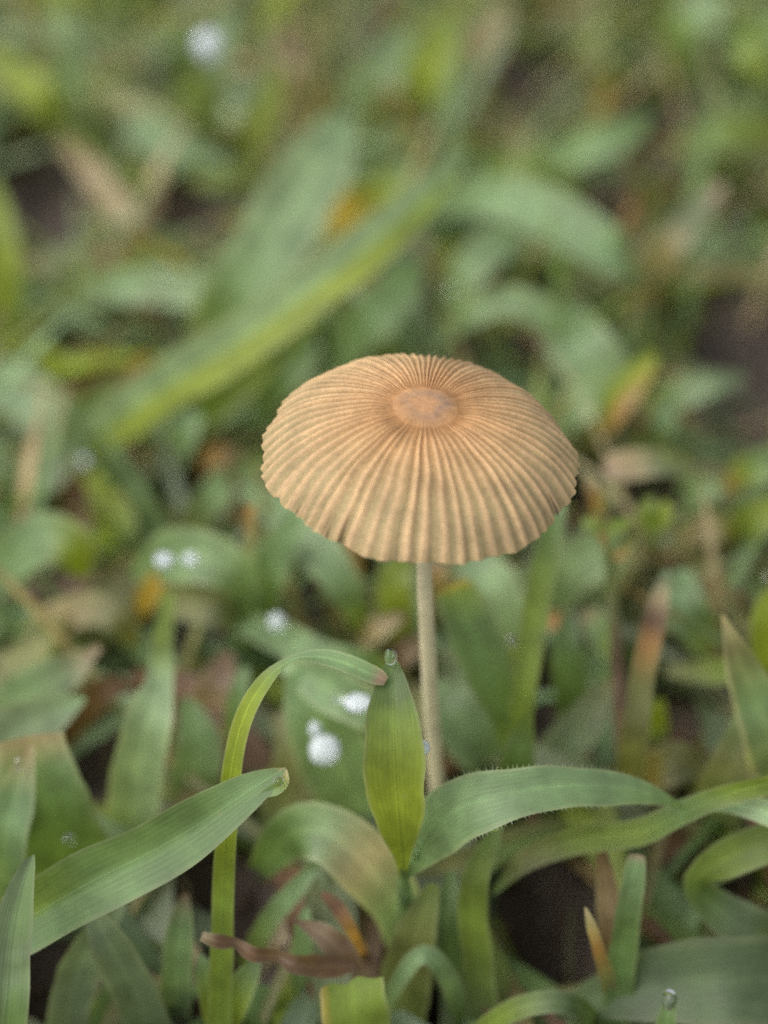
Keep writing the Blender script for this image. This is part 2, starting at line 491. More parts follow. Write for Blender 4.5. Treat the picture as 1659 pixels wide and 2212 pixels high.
# ------------------------------------------------------------------ the mushroom
def build_mushroom():
    rim_c = P(906, 990, 120.6)
    cx, cy, cz = rim_c
    base = P(958, 1800, None); base = np.array([1.8, cy - .3, -1.0])
    root = empty('mushroom', base, 'tan pleated mushroom with flat grey-brown centre on a thin pale stem', 'mushroom')
    R, H = 9.95, 4.3
    NR = 70
    nt_, nr = NR * 12, 96
    th = np.linspace(0, 2 * np.pi, nt_, endpoint=False)
    # ribs lie closer together on the far side (th = 90 deg is away from the lens)
    rw = np.random.default_rng(5)
    mid_a = (np.arange(NR) + .5) / NR * 2 * np.pi
    wdt = (1 - .24 * np.sin(mid_a)) * rw.uniform(.72, 1.35, NR)
    cum = np.concatenate([[0], np.cumsum(wdt)]); cum *= 2 * np.pi / cum[-1]
    ph = np.interp(th, cum, np.arange(NR + 1) * 2 * np.pi / NR)
    rr = np.linspace(0, 1, nr) ** .85
    TH, RR = np.meshgrid(th, rr, indexing='ij')
    PHm = np.meshgrid(ph, rr, indexing='ij')[0]
    wig = .010 * np.sin(RR * 5 + 3 * TH) + .004 * np.sin(RR * 15 + 7 * TH + 1) + .003 * np.sin(RR * 23 - 11 * TH)
    k = NR * (PHm + wig * np.clip(RR * 2, 0, 1))
    c = .5 + .5 * np.cos(k)
    ridx = np.round(k / (2 * np.pi)).astype(int) % NR
    rr_rng = np.random.default_rng(11)
    amp_r = rr_rng.uniform(.30, 1.3, NR)[ridx]
    start_r = rr_rng.uniform(.12, .20, NR)[ridx]
    sharp = c ** 1.5
    grow = np.clip((RR - start_r) / .2, 0, 1)
    amp = .19 * grow * amp_r * (.6 + .7 * RR) * np.where(RR > .85, 1 - .25 * (RR - .85) / .15, 1)
    # dome: gently domed middle, steeper margin
    z = H * (1 - .56 * RR ** 2 - .44 * RR ** 5.5)
    z += -.16 * np.exp(-((RR - .235) / .06) ** 2) + .10 * np.exp(-(RR / .12) ** 2)
    und = .08 * RR ** 2 * np.sin(3 * TH + .8) + .07 * RR ** 2 * np.sin(5 * TH + 2.2) + .05 * RR ** 3 * np.sin(9 * TH + 4) + .03 * RR ** 4 * np.sin(15 * TH)
    z = z + und + amp * (sharp - .45)
    # radius of the margin: lobes between the ribs, a few nicks
    rim = 1 + .009 * np.sin(4 * th + 1) + .010 * np.sin(7 * th + 2) + .009 * np.sin(13 * th) + .006 * np.sin(19 * th + 1) - .016 * (1 - np.clip(np.cos(NR * ph), -1, 1)) * .5
    rim += rr_rng.normal(0, .0022, nt_)
    for a_deg, dep, wd in ((208, .035, 1.6), (331, .022, 1.8), (240, .018, 2), (287, .02, 3), (262, .016, 2.4), (160, .02, 1), (15, .014, 1.2), (311, .014, 2.2)):
        dd = (np.degrees(th) - a_deg + 180) % 360 - 180
        rim -= dep * np.exp(-(dd / wd) ** 2)
    rimf = 1 + (rim[:, None] - 1) * RR ** 6
    X = R * RR * np.cos(TH) * rimf
    Y = R * RR * np.sin(TH) * rimf
    # colour: ridges paler, grooves darker and greener to the margin
    def mixc(a, b, f):
        return np.array(a) * (1 - f[..., None]) + np.array(b) * f[..., None]
    rm = np.clip((RR - .2) / .8, 0, 1)
    ridge = mixc((.64, .385, .20), (.60, .44, .265), rm ** .6)
    groove = mixc((.42, .215, .085), (.34, .285, .155), np.clip(rm * 1.3, 0, 1))
    fr = np.clip(sharp * (.5 + .5 * amp_r) * grow * 1.15 + .12, 0, 1)
    fr = np.where(RR < .2, np.maximum(fr, .6), fr)
    tint = mixc((0, 0, 0), (0, 0, 0), fr) + groove * (1 - fr[..., None]) + ridge * fr[..., None]
    ring = np.exp(-((RR - .115 - .014 * np.sin(3 * TH) - .008 * np.sin(5 * TH + 1)) / .05) ** 2) * (.72 + .2 * np.cos(TH - .2))
    tint = tint * (1 - ring[..., None]) + np.array((.345, .23, .165)) * ring[..., None]
    tint = tint * (1 - .16 * np.exp(-((RR - .22) / .08) ** 2))[..., None]
    fleck = (rr_rng.random(RR.shape) < .10) * fr * np.exp(-((RR - .45) / .25) ** 2) * np.clip(.45 + .7 * np.sin(TH), 0, 1) * .55
    tint = tint * (1 - fleck[..., None]) + np.array((.72, .58, .42)) * fleck[..., None]
    disc = np.clip(1 - RR / .085, 0, 1) ** .7
    tint = tint * (1 - disc[..., None]) + np.array((.50, .29, .165)) * disc[..., None]
    mott = 1 + .07 * np.sin(TH * 3.1 + RR * 9) * np.sin(TH * 7.7 - RR * 21) + rr_rng.normal(0, .05, RR.shape)
    tint = tint * mott[..., None]
    tint = tint * np.array((1.13, 1.06, .93))
    edge = np.clip((RR - .965) / .035, 0, 1)
    tint = tint * (1 - .25 * edge[..., None]) + np.array((.40, .30, .13)) * (.25 * edge[..., None])
    # tilt of the cap: a little lower on its right, and towards the lens
    V = np.stack([X, Y, z], -1).reshape(-1, 3)
    ay, axx = math.radians(4.0), math.radians(.1)
    Ry = np.array([[math.cos(ay), 0, math.sin(ay)], [0, 1, 0], [-math.sin(ay), 0, math.cos(ay)]])
    Rx = np.array([[1, 0, 0], [0, math.cos(axx), -math.sin(axx)], [0, math.sin(axx), math.cos(axx)]])
    M = Rx @ Ry
    tf = lambda v: v @ M.T + rim_c
    nv = nt_ * nr
    i = np.arange(nt_)[:, None]; j = np.arange(nr - 1)[None]
    F = np.stack([(i * nr + j), (i * nr + j + 1), (((i + 1) % nt_) * nr + j + 1), (((i + 1) % nt_) * nr + j)], -1).reshape(-1, 4)
    cap = link_mesh('cap', tf(V), F, CAPM, root, tint.reshape(-1, 3))
    cap['label'] = 'tan cap pleated in radial ribs with a scalloped margin'
    # the underside: a second skin a little below, then the gills
    lower = V.copy().reshape(nt_, nr, 3); lower[..., 2] -= .16 + .1 * (1 - RR)
    sub = lower[::4, ::6].reshape(-1, 3); a_, b_ = lower[::4, ::6].shape[:2]
    i = np.arange(a_)[:, None]; j = np.arange(b_ - 1)[None]
    F2 = np.stack([(i * b_ + j), (((i + 1) % a_) * b_ + j), (((i + 1) % a_) * b_ + j + 1), (i * b_ + j + 1)], -1).reshape(-1, 4)
    link_mesh('underside', tf(sub), F2, CAPM, cap, np.repeat(np.array([[.33, .26, .15]]), len(sub), 0))
    gv, gf = [], []
    for m_ in range(NR):
        t_ = 2 * math.pi * (m_ + .5) / NR
        it = int(round(t_ / (2 * math.pi) * nt_)) % nt_
        rads = np.linspace(.16, .97, 10)
        for q, r_ in enumerate(rads):
            ir = int(np.searchsorted(rr, r_)); pz = lower[it, min(ir, nr - 1), 2]
            dep = .9 * math.sin(math.pi * min(1, (r_ - .1) / .95)) ** .6
            gv += [(R * r_ * math.cos(t_), R * r_ * math.sin(t_), pz - .02), (R * r_ * math.cos(t_), R * r_ * math.sin(t_), pz - dep)]
            if q:
                b0 = len(gv) - 4
                gf.append((b0, b0 + 1, b0 + 3, b0 + 2))
    gl = link_mesh('gills', tf(np.array(gv)), gf, CAPM, cap, np.repeat(np.array([[.22, .18, .13]]), len(gv), 0))
    gl['kind'] = 'stuff'
    # the stem
    top = tf(np.array([[-.15, .1, H - .8]]))[0]
    def at_depth(x, y, ys):        # point seen at (x, y) on the upright plane through the stem
        a = FWD + (x - 829.5) / PX / FOCUS * RGT + (1106 - y) / PX / FOCUS * UPV
        return CAM + a * ((ys - CAM[1]) / a[1])
    sp = [top, at_depth(917, 1230, cy - .15), at_depth(922, 1350, cy - .2), at_depth(929, 1500, cy - .3), at_depth(938, 1640, cy - .4), at_depth(946, 1730, cy - .5), base + np.array([0, 0, -.8])]
    sp[-1][0] = sp[-2][0] + .6
    st = tube_mesh('stem', np.array(sp), [.50, .515, .53, .55, .56, .57, .66], CAPM, root, (.76, .68, .45), n=60, seg=20, px=False, bump=.03)
    st['label'] = 'thin smooth pale straw-coloured stem'
    return root
build_mushroom()

# ------------------------------------------------------------------ grass that can be told apart
# the shoot in front of the stem: one upright and one arching leaf from the same node
sh = empty('grass_shoot', P(885, 2080), 'sharp grass shoot before the mushroom stem, one upright and one arching leaf', 'grass shoot')
tube_mesh('stem', [(885, 2090, None), (880, 1985, 137), (873, 1915, 130), (870, 1868, 127)], [20, 17, 14, 9], LEAF, sh, ['olive', 'mint', 'mint', 'lime'])
lf, fr = leaf_mesh('leaf', [(870, 1893, 128.2), (869, 1850, 125.5), (860, 1750, 122.3), (853, 1640, 120.6), (850, 1540, 120.4), (847, 1465, 121), (845, 1412, 121.6)],
                   [14, 36, 112, 133, 108, 58, 6], ['yel', 'yel', 'yel', 'lime', 'green', 'green'], parent=sh, fold=.26, roll=10, n=44, nu=13, wob=.04)  # yellow base: light shining through the leaf, put into its colour
lf['label'] = 'upright lance-shaped leaf, yellow-green at its base'
rib_mesh(fr, lf, np.array((.18, .25, .04)))
lf, fr = leaf_mesh('leaf', [(872, 1893, 128.6), (925, 1806, 125), (1005, 1742, 122.5), (1110, 1712, 121.6), (1225, 1698, 122.2), (1340, 1702, 124.5), (1432, 1724, 127.5), (1475, 1744, 130)],
                   [26, 118, 138, 112, 90, 70, 30, 3], 'mint', parent=sh, fold=-.10, n=54, nu=13, roll=[0, 10, 15, 20, 20, 15, 5, 0])
lf['label'] = 'arching broad pale green leaf with a hairy margin'
rib_mesh(fr, lf, np.array((.15, .25, .11)), r=.07)
for sd_ in (1, -1):
    margin_hairs(fr, lf, sd_, .3, .9, 46)

b = blade('grass_leaf', 'thin grass blade bent over at its top with a withered pink tip',
      [(468, 2330, None), (476, 2150, 130), (482, 1950, 126), (490, 1800, 123.5), (503, 1650, 121.5), (530, 1545, 120.5), (577, 1468, 120), (634, 1424, 120), (692, 1419, 120), (750, 1434, 120), (800, 1456, 120.2), (818, 1463, 120.3), (833, 1472, 120.5)],
      [56, 52, 48, 46, 43, 40, 33, 13, 32, 40, 40, 36, 20], ['lime', 'lime', 'lime', 'yel', 'yel', 'yel', 'lime', 'mint', 'mint', 'mint', 'mint', 'pink', 'pink'],
      roll=[0, 0, 5, 5, 5, 10, 25, 60, 20, 10, 5, 0, 0], n=90, rib=True, fold=.2)
b = blade('grass_leaf', 'broad sharp grass leaf slanting upward with a curled, hooked tip',
      [(-260, 2120, None), (-60, 2045, 126), (60, 1985, 124), (200, 1905, 122.5), (340, 1835, 121.5), (450, 1768, 120.7), (540, 1708, 120.2), (597, 1673, 120), (617, 1659, 120)],
      [60, 110, 138, 144, 136, 118, 80, 32, 3], ['lime', 'lime', 'lime', 'green', 'green', 'green', 'mint', 'mint', 'straw'], fold=.30, roll=[0, 0, -5, -8, -8, -6, -4, 0, 0], n=70, nu=15, rib=True, half=['sage'], wob=.03)  # two halves differ in tone: light on the fold, put into colour
leaf_mesh('curled_tip', [(500, 1762, 120.6), (560, 1722, 120.1), (597, 1704, 119.7), (615, 1688, 119.6), (618, 1662, 119.7)], [4, 14, 26, 20, 4], ['mint', 'mint', 'lime', 'straw'], parent=b, fold=.5)
blade('grass_leaf', 'pointed grass leaf overlapping the base of the broad slanting leaf',
      [(-40, 2520, None), (8, 2212, 118.5), (22, 2050, 119.2), (42, 1940, 119.8), (62, 1872, 120.2), (73, 1846, 120.5)], [120, 108, 92, 66, 32, 4], 'moss', half='green', rib=True, fold=.25, roll=12, n=40)
blade('grass_leaf', 'blunt bitten grass leaf with a straight cut top and orange edge',
      [(780, 2440, None), (774, 2260, 129), (766, 2180, 127.5), (760, 2112, 127.5)], [152, 152, 146, 134], ['green', 'lime', 'lime', 'lime', 'lime'], edge=(-1, 'gold'), fold=.3, wob=.1, rib=True, ragged=.5, nu=13)
blade('grass_leaf', 'yellow-green upright grass blade in front of a dark soil hollow',
      [(1045, 2260, None), (1036, 2110, 135), (1022, 1990, 132.5), (1026, 1900, 131), (1060, 1820, 131), (1085, 1770, 131)], [74, 68, 66, 62, 40, 8], ['moss', 'lime', 'lime', 'green'], rib=True)
blade('grass_leaf', 'twisting olive grass blade arching under the hairy leaf and beyond it',
      [(1900, 1760, None), (1760, 1680, 126), (1660, 1694, 126.5), (1570, 1718, 127.5), (1480, 1756, 129), (1380, 1798, 131), (1250, 1814, 133), (1140, 1856, 134), (1066, 1930, 136)],
      [50, 50, 40, 46, 54, 60, 54, 46, 8], ['green', 'green', 'lime', 'lime', 'green', 'lime', 'lime', 'olive', 'green'], roll=[0, 0, 35, 10, -30, 0, 25, 10, 0], rib=True, wob=.12)
blade('grass_leaf', 'short pale grass blade below the twisting olive blade',
      [(1900, 1930, None), (1760, 1800, 127), (1660, 1756, 128), (1580, 1738, 129), (1525, 1748, 130)], [60, 62, 56, 40, 8], 'pale')
blade('grass_leaf', 'grass blade folded back on itself like an elbow, yellow-green above',
      [(1980, 1820, None), (1800, 1800, 129), (1660, 1820, 130), (1560, 1858, 131), (1500, 1905, 132), (1545, 1962, 134), (1640, 2020, 135), (1760, 2090, None)],
      [60, 80, 84, 80, 56, 84, 110, 110], ['green', 'green', 'lime', 'lime', 'green', 'grey', 'green'], roll=[0, 0, 10, 15, 30, 10, 5, 0])
blade('grass_leaf', 'upright grass blade with a blunt withered pinkish tip',
      [(1328, 2290, None), (1337, 2130, 133), (1354, 2000, 130.5), (1367, 1910, 129), (1374, 1866, 128.5), (1377, 1846, 128.4)], [70, 66, 58, 50, 44, 30], ['green', 'green', 'green', 'mint', 'mint', 'pink'], rib=True)
blade('grass_leaf', 'thin dry orange spike of grass beside the dark hollow',
      [(1335, 2230, None), (1312, 2115, 132), (1292, 2050, 129), (1275, 1992, 126.5), (1264, 1960, 126)], [40, 34, 26, 20, 4], ['olive', 'olive', 'orange', 'straw', 'straw'])
blade('dry_leaf', 'pinkish brown withered strip hanging behind the orange spike',
      [(1325, 2150, None), (1322, 2050, 137), (1314, 1940, 134), (1300, 1840, 131)], [40, 58, 52, 26], ['brown', 'brown', 'pink', 'brown'], cat='dry leaf')
blade('grass_leaf', 'wide grey-green leaf lying low under the upright pink-tipped blade',
      [(1200, 2190, 137), (1310, 2150, 134), (1460, 2125, 132), (1640, 2120, 131), (1900, 2140, None)], [20, 100, 170, 190, 150], 'moss', roll=-8)
blade('grass_leaf', 'low yellow-green blade curving over the hollow rim',
      [(960, 2300, None), (1060, 2212, 131), (1150, 2168, 129), (1240, 2172, 129.5), (1310, 2230, None)], [30, 44, 50, 44, 30], ['lime', 'lime', 'moss', 'dark'])
blade('grass_leaf', 'stubby grass tip carrying a water bead over the grey-green leaf',
      [(1430, 2300, None), (1438, 2220, 128), (1446, 2168, 126)], [50, 46, 30], 'mint')
b = blade('grass_leaf', 'tall leaf with a straw-coloured dry margin beside the dark gap',
      [(1730, 1800, None), (1675, 1620, 138), (1632, 1510, 135), (1592, 1415, 133), (1560, 1328, 132)], [90, 130, 104, 60, 5], ['olive', 'grey', 'mint', 'olive', 'straw'], edge=(-1, 'straw'))
blade('grass_leaf', 'rounded yellow-green leaf behind the straw-edged leaf',
      [(1690, 1500, None), (1660, 1400, 146), (1662, 1310, 143), (1700, 1240, 142)], [60, 74, 64, 20], ['lime', 'yel', 'lime'])

# lower left of the mushroom
blade('grass_leaf', 'grey-green leaf crossing below the slanting broad leaf, leaning outward',
      [(345, 2290, None), (300, 2160, 133), (240, 2045, 130.5), (196, 1960, 130)], [96, 96, 82, 30], ['moss', 'grey', 'grey'], roll=15)
blade('grass_leaf', 'grey-green leaf crossing behind the outward leaning one',
      [(130, 2290, None), (160, 2130, 134), (205, 2030, 132), (265, 1950, 132)], [80, 90, 72, 20], 'grey', roll=-15)
blade('grass_leaf', 'narrow pale leaf with a brown tip beside the bent blade',
      [(378, 2230, None), (382, 2110, 135), (390, 2000, 133), (402, 1930, 132.5)], [64, 68, 56, 16], ['grey', 'mint', 'mint', 'brown'])
vs = empty('grass_shoot', P(478, 2240), 'small forked yellow-green sprout at the foot of the bent blade', 'grass shoot')
leaf_mesh('leaf', [(478, 2250, None), (468, 2180, 132), (448, 2110, 131), (432, 2062, 131)], [40, 64, 56, 10], ['yel', 'lime', 'mint'], parent=vs)
leaf_mesh('leaf', [(480, 2250, None), (500, 2180, 132), (532, 2115, 131), (562, 2066, 131)], [40, 64, 56, 10], ['yel', 'lime', 'mint'], parent=vs)
dl = empty('dry_leaf', P(640, 2110), 'curled brown dead leaf crossing the foot of the bent blade', 'dry leaf')
leaf_mesh('blade', [(436, 2022, 124.6), (470, 2034, 124.4), (510, 2038, 125.2), (548, 2062, 125), (600, 2066, 126.2), (640, 2084, 126), (705, 2088, 127.8), (765, 2086, 129)], [20, 32, 22, 34, 26, 42, 52, 24], ['tan', 'rust', 'brown', 'rust', 'brown', 'brown', 'rust', 'brown'], parent=dl, fold=.45, n=44, wob=.28)
leaf_mesh('folded_flap', [(765, 2090, 129.4), (730, 2048, 129), (690, 2014, 128.6), (640, 1990, 128.4)], [40, 62, 46, 8], ['brown', 'brown', 'pink', 'brown'], parent=dl, fold=.3, wob=.12)
blade('dry_leaf', 'narrow orange-brown dry strip above the curled dead leaf',
      [(800, 2090, None), (764, 2020, 131.5), (728, 1958, 130.5), (694, 1930, 130.5)], [16, 24, 34, 14], ['brown', 'orange', 'rust', 'rust'], cat='dry leaf')
blade('grass_leaf', 'wide leaf with a yellow blotch, arched behind the upright leaf base',
      [(915, 2140, None), (858, 1960, 136), (785, 1862, 133), (705, 1800, 132.3), (630, 1800, 134), (560, 1880, 139)], [70, 112, 134, 124, 104, 50], ['grey', 'pale', 'straw', 'pale', 'green', 'green'], roll=[0, 5, 10, 15, 20, 20])
blade('grass_leaf', 'slender green blade rising from the dark gap by the curled leaf',
      [(530, 2090, None), (580, 1992, 138), (640, 1920, 136), (700, 1850, 136)], [42, 46, 42, 16], ['lime', 'mint', 'mint'])
blade('grass_leaf', 'short mint blade seen through the loop of the curled leaf',
      [(650, 2190, None), (652, 2090, 136), (655, 2010, 134), (662, 1960, 134)], [40, 46, 40, 14], 'mint')
blade('grass_leaf', 'olive leaf rising below the forked node of the sharp shoot',
      [(858, 2260, None), (878, 2110, 135), (905, 2000, 132.5), (938, 1910, 132)], [110, 112, 84, 26], ['lime', 'olive', 'lime'])
blade('grass_leaf', 'dark leaf standing between the olive leaf and the soil hollow',
      [(985, 2260, None), (985, 2110, 137), (968, 1990, 136), (975, 1880, 137)], [70, 70, 66, 20], ['grey', 'green', 'green'])
blade('grass_leaf', 'thin leaf looped over a small dark hole in the turf',
      [(790, 2270, None), (850, 2140, 133), (912, 2062, 131.5), (965, 2110, 133), (1010, 2230, None)], [30, 34, 40, 44, 40], ['lime', 'mint', 'mint', 'green'])

# middle, around and behind the stem
b = blade('grass_leaf', 'tall pale leaf beside a black gap, narrowing into a stalk',
      [(262, 1880, None), (284, 1770, 145), (300, 1650, 141.5), (325, 1545, 140), (345, 1475, 142), (350, 1390, 146), (364, 1280, 151)], [70, 108, 112, 98, 60, 46, 30], ['mint', 'pale', 'pale', 'pale', 'pale', 'lime', 'lime'])
blade('grass_leaf', 'very broad leaf with a ragged brown end, beads of water on it',
      [(190, 1960, None), (130, 1810, 137), (88, 1690, 134.5), (66, 1588, 133.5)], [170, 190, 176, 140], ['green', 'green', 'green', 'mint', 'tan'], roll=10)
blade('grass_leaf', 'leaf overlapping the broad brown-ended leaf lengthwise',
      [(-10, 2000, None), (8, 1830, 134), (34, 1720, 132.6), (66, 1610, 132.2)], [96, 100, 84, 20], ['green', 'mint', 'mint', 'tan'])
blade('grass_leaf', 'grey-green leaf with a pinkish point above the brown litter',
      [(-70, 1590, None), (50, 1510, 151), (140, 1455, 147), (216, 1398, 145)], [60, 112, 86, 12], ['grey', 'mint', 'grey', 'pink'])
blade('grass_leaf', 'greyish leaf lying under the pink-pointed leaf',
      [(-90, 1680, None), (20, 1600, 147), (110, 1545, 144), (184, 1508, 143.5)], [80, 124, 94, 10], ['grey', 'grey', 'mint'])
blade('dry_leaf', 'crumpled brown litter leaf by the black gap', [(110, 1620, None), (165, 1550, 152), (230, 1490, 150), (285, 1480, 151)], [60, 74, 62, 18], ['brown', 'rust', 'brown'], cat='dry leaf')
blade('dry_leaf', 'reddish brown litter leaf between the pale leaf and bent blade', [(420, 1640, None), (440, 1560, 155), (470, 1480, 153), (490, 1410, 155)], [60, 90, 80, 30], ['brown', 'tan', 'pink', 'brown'], cat='dry leaf')
blade('grass_leaf', 'olive-brown leaf bowed over the dark gap', [(20, 1420, None), (100, 1350, 162), (190, 1318, 159), (262, 1342, 158), (300, 1420, 162)], [40, 70, 74, 60, 16], ['mint', 'tan', 'olive', 'olive'])
blade('grass_leaf', 'rounded arching leaf with a yellow-green bend', [(-60, 1310, None), (20, 1210, 161), (95, 1165, 158), (158, 1185, 157.5), (182, 1245, 160)], [60, 92, 112, 96, 26], ['mint', 'mint', 'mint', 'yel', 'yel'])
blade('grass_leaf', 'mint leaf carrying bright water drops, bent downward', [(290, 1250, 160), (365, 1205, 156), (440, 1200, 153.5), (512, 1245, 154), (548, 1330, 159), (560, 1420, None)], [30, 104, 112, 84, 50, 26], ['mint', 'mint', 'pale', 'mint', 'lime'], roll=-20)
blade('dry_leaf', 'golden yellow withered leaf under the drop-laden mint leaf', [(285, 1350, None), (312, 1300, 160), (338, 1255, 158), (352, 1235, 158)], [20, 46, 50, 20], 'gold', cat='dry leaf')
blade('grass_leaf', 'olive-green leaf beneath the drop-laden mint leaf', [(325, 1300, 160), (410, 1298, 157), (500, 1318, 157), (570, 1340, None)], [30, 84, 76, 30], ['olive', 'olive', 'mint'], roll=-15)
blade('grass_leaf', 'yellow-green blade slanting down to the rounded leaf', [(90, 870, None), (170, 965, 180), (235, 1070, 173), (282, 1160, 170)], [40, 60, 70, 40], ['mint', 'lime', 'yel', 'lime'])
blade('grass_leaf', 'thin upright stalk with an orange tip beneath the cap edge', [(535, 1470, None), (537, 1360, 158), (540, 1220, 152), (541, 1090, 150)], [24, 26, 26, 22], ['lime', 'lime', 'mint', 'orange'])
blade('grass_leaf', 'pale mint leaf descending from under the cap toward the stem', [(540, 1060, 166), (630, 1130, 158), (705, 1210, 155), (765, 1310, 157), (800, 1400, None)], [40, 90, 92, 60, 26], ['mint', 'pale', 'mint', 'lime'])
blade('grass_leaf', 'mid green leaf beside the orange-tipped stalk', [(548, 1400, None), (565, 1280, 157), (602, 1190, 154), (650, 1110, 153)], [40, 80, 82, 30], ['green', 'mint', 'mint'])
blade('dry_leaf', 'orange-brown dry blade hanging below the cap', [(782, 1360, None), (766, 1270, 159), (754, 1190, 157), (745, 1120, 157)], [30, 40, 40, 20], ['tan', 'orange', 'brown'], cat='dry leaf')
blade('grass_leaf', 'lime leaf close behind the top of the stem', [(870, 1420, None), (862, 1340, 158), (850, 1260, 156), (880, 1200, 157)], [40, 70, 80, 40], ['lime', 'yel', 'lime'])
blade('dry_leaf', 'tan dead scrap low behind the stem', [(760, 1400, None), (800, 1370, 158), (850, 1330, 157), (890, 1320, 158)], [30, 50, 44, 20], ['tan', 'tan', 'pink'], cat='dry leaf')
blade('dry_leaf', 'brown dead scrap behind the upright leaf tip', [(790, 1480, None), (830, 1450, 160), (880, 1400, 158), (930, 1380, 160)], [40, 66, 60, 20], ['brown', 'brown', 'tan'], cat='dry leaf')
blade('grass_leaf', 'green blade crossing under the bent tip of the thin blade', [(480, 1330, 160), (590, 1370, 154), (690, 1420, 150), (800, 1440, 150), (900, 1500, None)], [30, 70, 76, 60, 20], ['mint', 'mint', 'green'])
blade('grass_leaf', 'broad mint leaf behind the sharp upright leaf', [(940, 1960, None), (820, 1800, 147), (742, 1670, 143.5), (686, 1550, 141), (640, 1450, 140.5)], [120, 172, 160, 146, 50], 'mint', roll=10)
blade('grass_leaf', 'pale wet leaf just below the withered bent tip', [(610, 1435, 142), (690, 1475, 139.5), (770, 1518, 138), (845, 1570, 140), (920, 1680, None)], [30, 86, 92, 60, 30], ['pale', 'mint', 'pale', 'mint'], roll=-25)
blade('grass_leaf', 'dark leaf low between the slanting leaf tip and mint leaf', [(590, 1900, None), (610, 1760, 148), (630, 1640, 146), (600, 1540, 147)], [70, 90, 80, 30], ['green', 'olive', 'olive'])
blade('grass_leaf', 'pale small leaf beside the bent part of the thin blade', [(500, 1640, None), (505, 1570, 150), (515, 1500, 147), (530, 1440, 147)], [30, 44, 44, 20], 'mint')
blade('grass_leaf', 'wide green leaf between the pale tall leaf and thin bent blade', [(420, 1800, None), (420, 1700, 149), (430, 1600, 147), (400, 1510, 148)], [90, 110, 96, 30], ['green', 'mint', 'green'])

rs = empty('grass_shoot', P(1120, 1720), 'green shoot with three spreading leaves behind the arching hairy leaf', 'grass shoot')
lf, fr = leaf_mesh('leaf', [(1112, 1640, 144), (1084, 1540, 142), (1048, 1440, 140.5), (1012, 1350, 140.2), (985, 1280, 141), (978, 1262, 141)], [24, 66, 108, 112, 92, 60], ['lime', 'green', 'green', 'green', 'lime', 'gold'], parent=rs, roll=-15)
rib_mesh(fr, lf, np.array((.16, .26, .06)), r=.11)
leaf_mesh('leaf', [(1110, 1640, 143), (1130, 1500, 140.5), (1152, 1350, 140), (1176, 1220, 141), (1202, 1100, 142), (1210, 1050, 143)], [40, 56, 60, 58, 44, 10], ['lime', 'lime', 'lime', 'green', 'mint'], parent=rs)
leaf_mesh('leaf', [(1112, 1760, None), (1116, 1660, 139), (1132, 1585, 136.5), (1147, 1530, 135.5)], [84, 78, 52, 8], ['green', 'green', 'lime'], parent=rs)
blade('grass_leaf', 'mint leaf low behind the stem, leaning on it', [(1110, 1720, None), (1046, 1630, 150), (985, 1545, 149), (935, 1478, 151)], [60, 112, 116, 40], ['mint', 'mint', 'green'])
blade('grass_leaf', 'pale wide leaf seen between the stem and spreading shoot', [(1110, 1500, None), (1096, 1390, 159), (1064, 1280, 157), (1010, 1190, 158)], [90, 116, 126, 60], ['mint', 'pale', 'pale', 'mint'])
blade('grass_leaf', 'mint leaf under the lower cap edge beyond the spreading shoot', [(1150, 1350, None), (1215, 1250, 162), (1290, 1190, 160), (1340, 1170, 162)], [70, 110, 96, 30], ['mint', 'pale', 'mint'], roll=-10)
blade('grass_leaf', 'dark green leaf standing in shadow beyond the spreading shoot', [(1236, 1660, None), (1236, 1510, 152), (1226, 1410, 150), (1230, 1330, 151)], [50, 74, 74, 26], ['dark', 'green', 'green'])
blade('grass_leaf', 'greyish leaf slanting low between shoot and reddish stem', [(1120, 1740, None), (1200, 1640, 152), (1270, 1550, 150), (1320, 1470, 151)], [60, 96, 80, 24], ['grey', 'grey', 'olive'])
blade('grass_leaf', 'short whitish leaf end beyond the spreading shoot', [(1345, 1430, None), (1315, 1385, 153), (1288, 1350, 151), (1262, 1325, 151)], [30, 66, 72, 30], ['mint', 'pale', 'pale', 'tan'])
blade('dry_leaf', 'small orange withered scrap beside the tall shoot leaf', [(1170, 1360, 156), (1195, 1340, 155), (1225, 1335, 156)], [16, 40, 20], ['tan', 'orange', 'tan'], cat='dry leaf')
blade('dry_leaf', 'gold and tan scrap beside the top of the stem', [(935, 1290, None), (940, 1245, 158), (955, 1215, 158)], [20, 40, 24], ['gold', 'orange', 'tan'], cat='dry leaf')

sl = empty('seedling', P(1350, 1690), 'reddish-stemmed seedling with paired bright leaves', 'seedling')
tube_mesh('stem', [(1350, 1700, None), (1343, 1560, 148), (1334, 1430, 147), (1325, 1310, 147), (1314, 1205, 147), (1298, 1150, 147)], [18, 17, 15, 12, 10, 7], LEAF, sl, ['rust', 'pink', 'brown', 'olive', 'lime', 'orange'])
leaf_mesh('leaf', [(1300, 1155, 147), (1280, 1135, 147), (1255, 1128, 147.5)], [14, 36, 12], 'lime', parent=sl)
leaf_mesh('leaf', [(1302, 1160, 147), (1330, 1140, 147), (1362, 1125, 147.5)], [14, 40, 12], 'lime', parent=sl)
leaf_mesh('leaf', [(1316, 1210, 147), (1345, 1195, 147), (1370, 1160, 147.5)], [10, 30, 8], ['orange', 'lime'], parent=sl)
blade('grass_leaf', 'blade with a glowing orange withered patch beside the seedling',
      [(1362, 1740, None), (1368, 1620, 142), (1384, 1490, 140), (1404, 1385, 139.5), (1420, 1310, 140.5), (1440, 1230, 143)], [70, 62, 52, 52, 46, 16], ['olive', 'olive', 'olive', 'olive', 'orange', 'rust', 'tan', 'mint'])
s2 = empty('seedling', P(1410, 1200), 'little seedling with upright leaves beside the pink-tipped leaf', 'seedling')
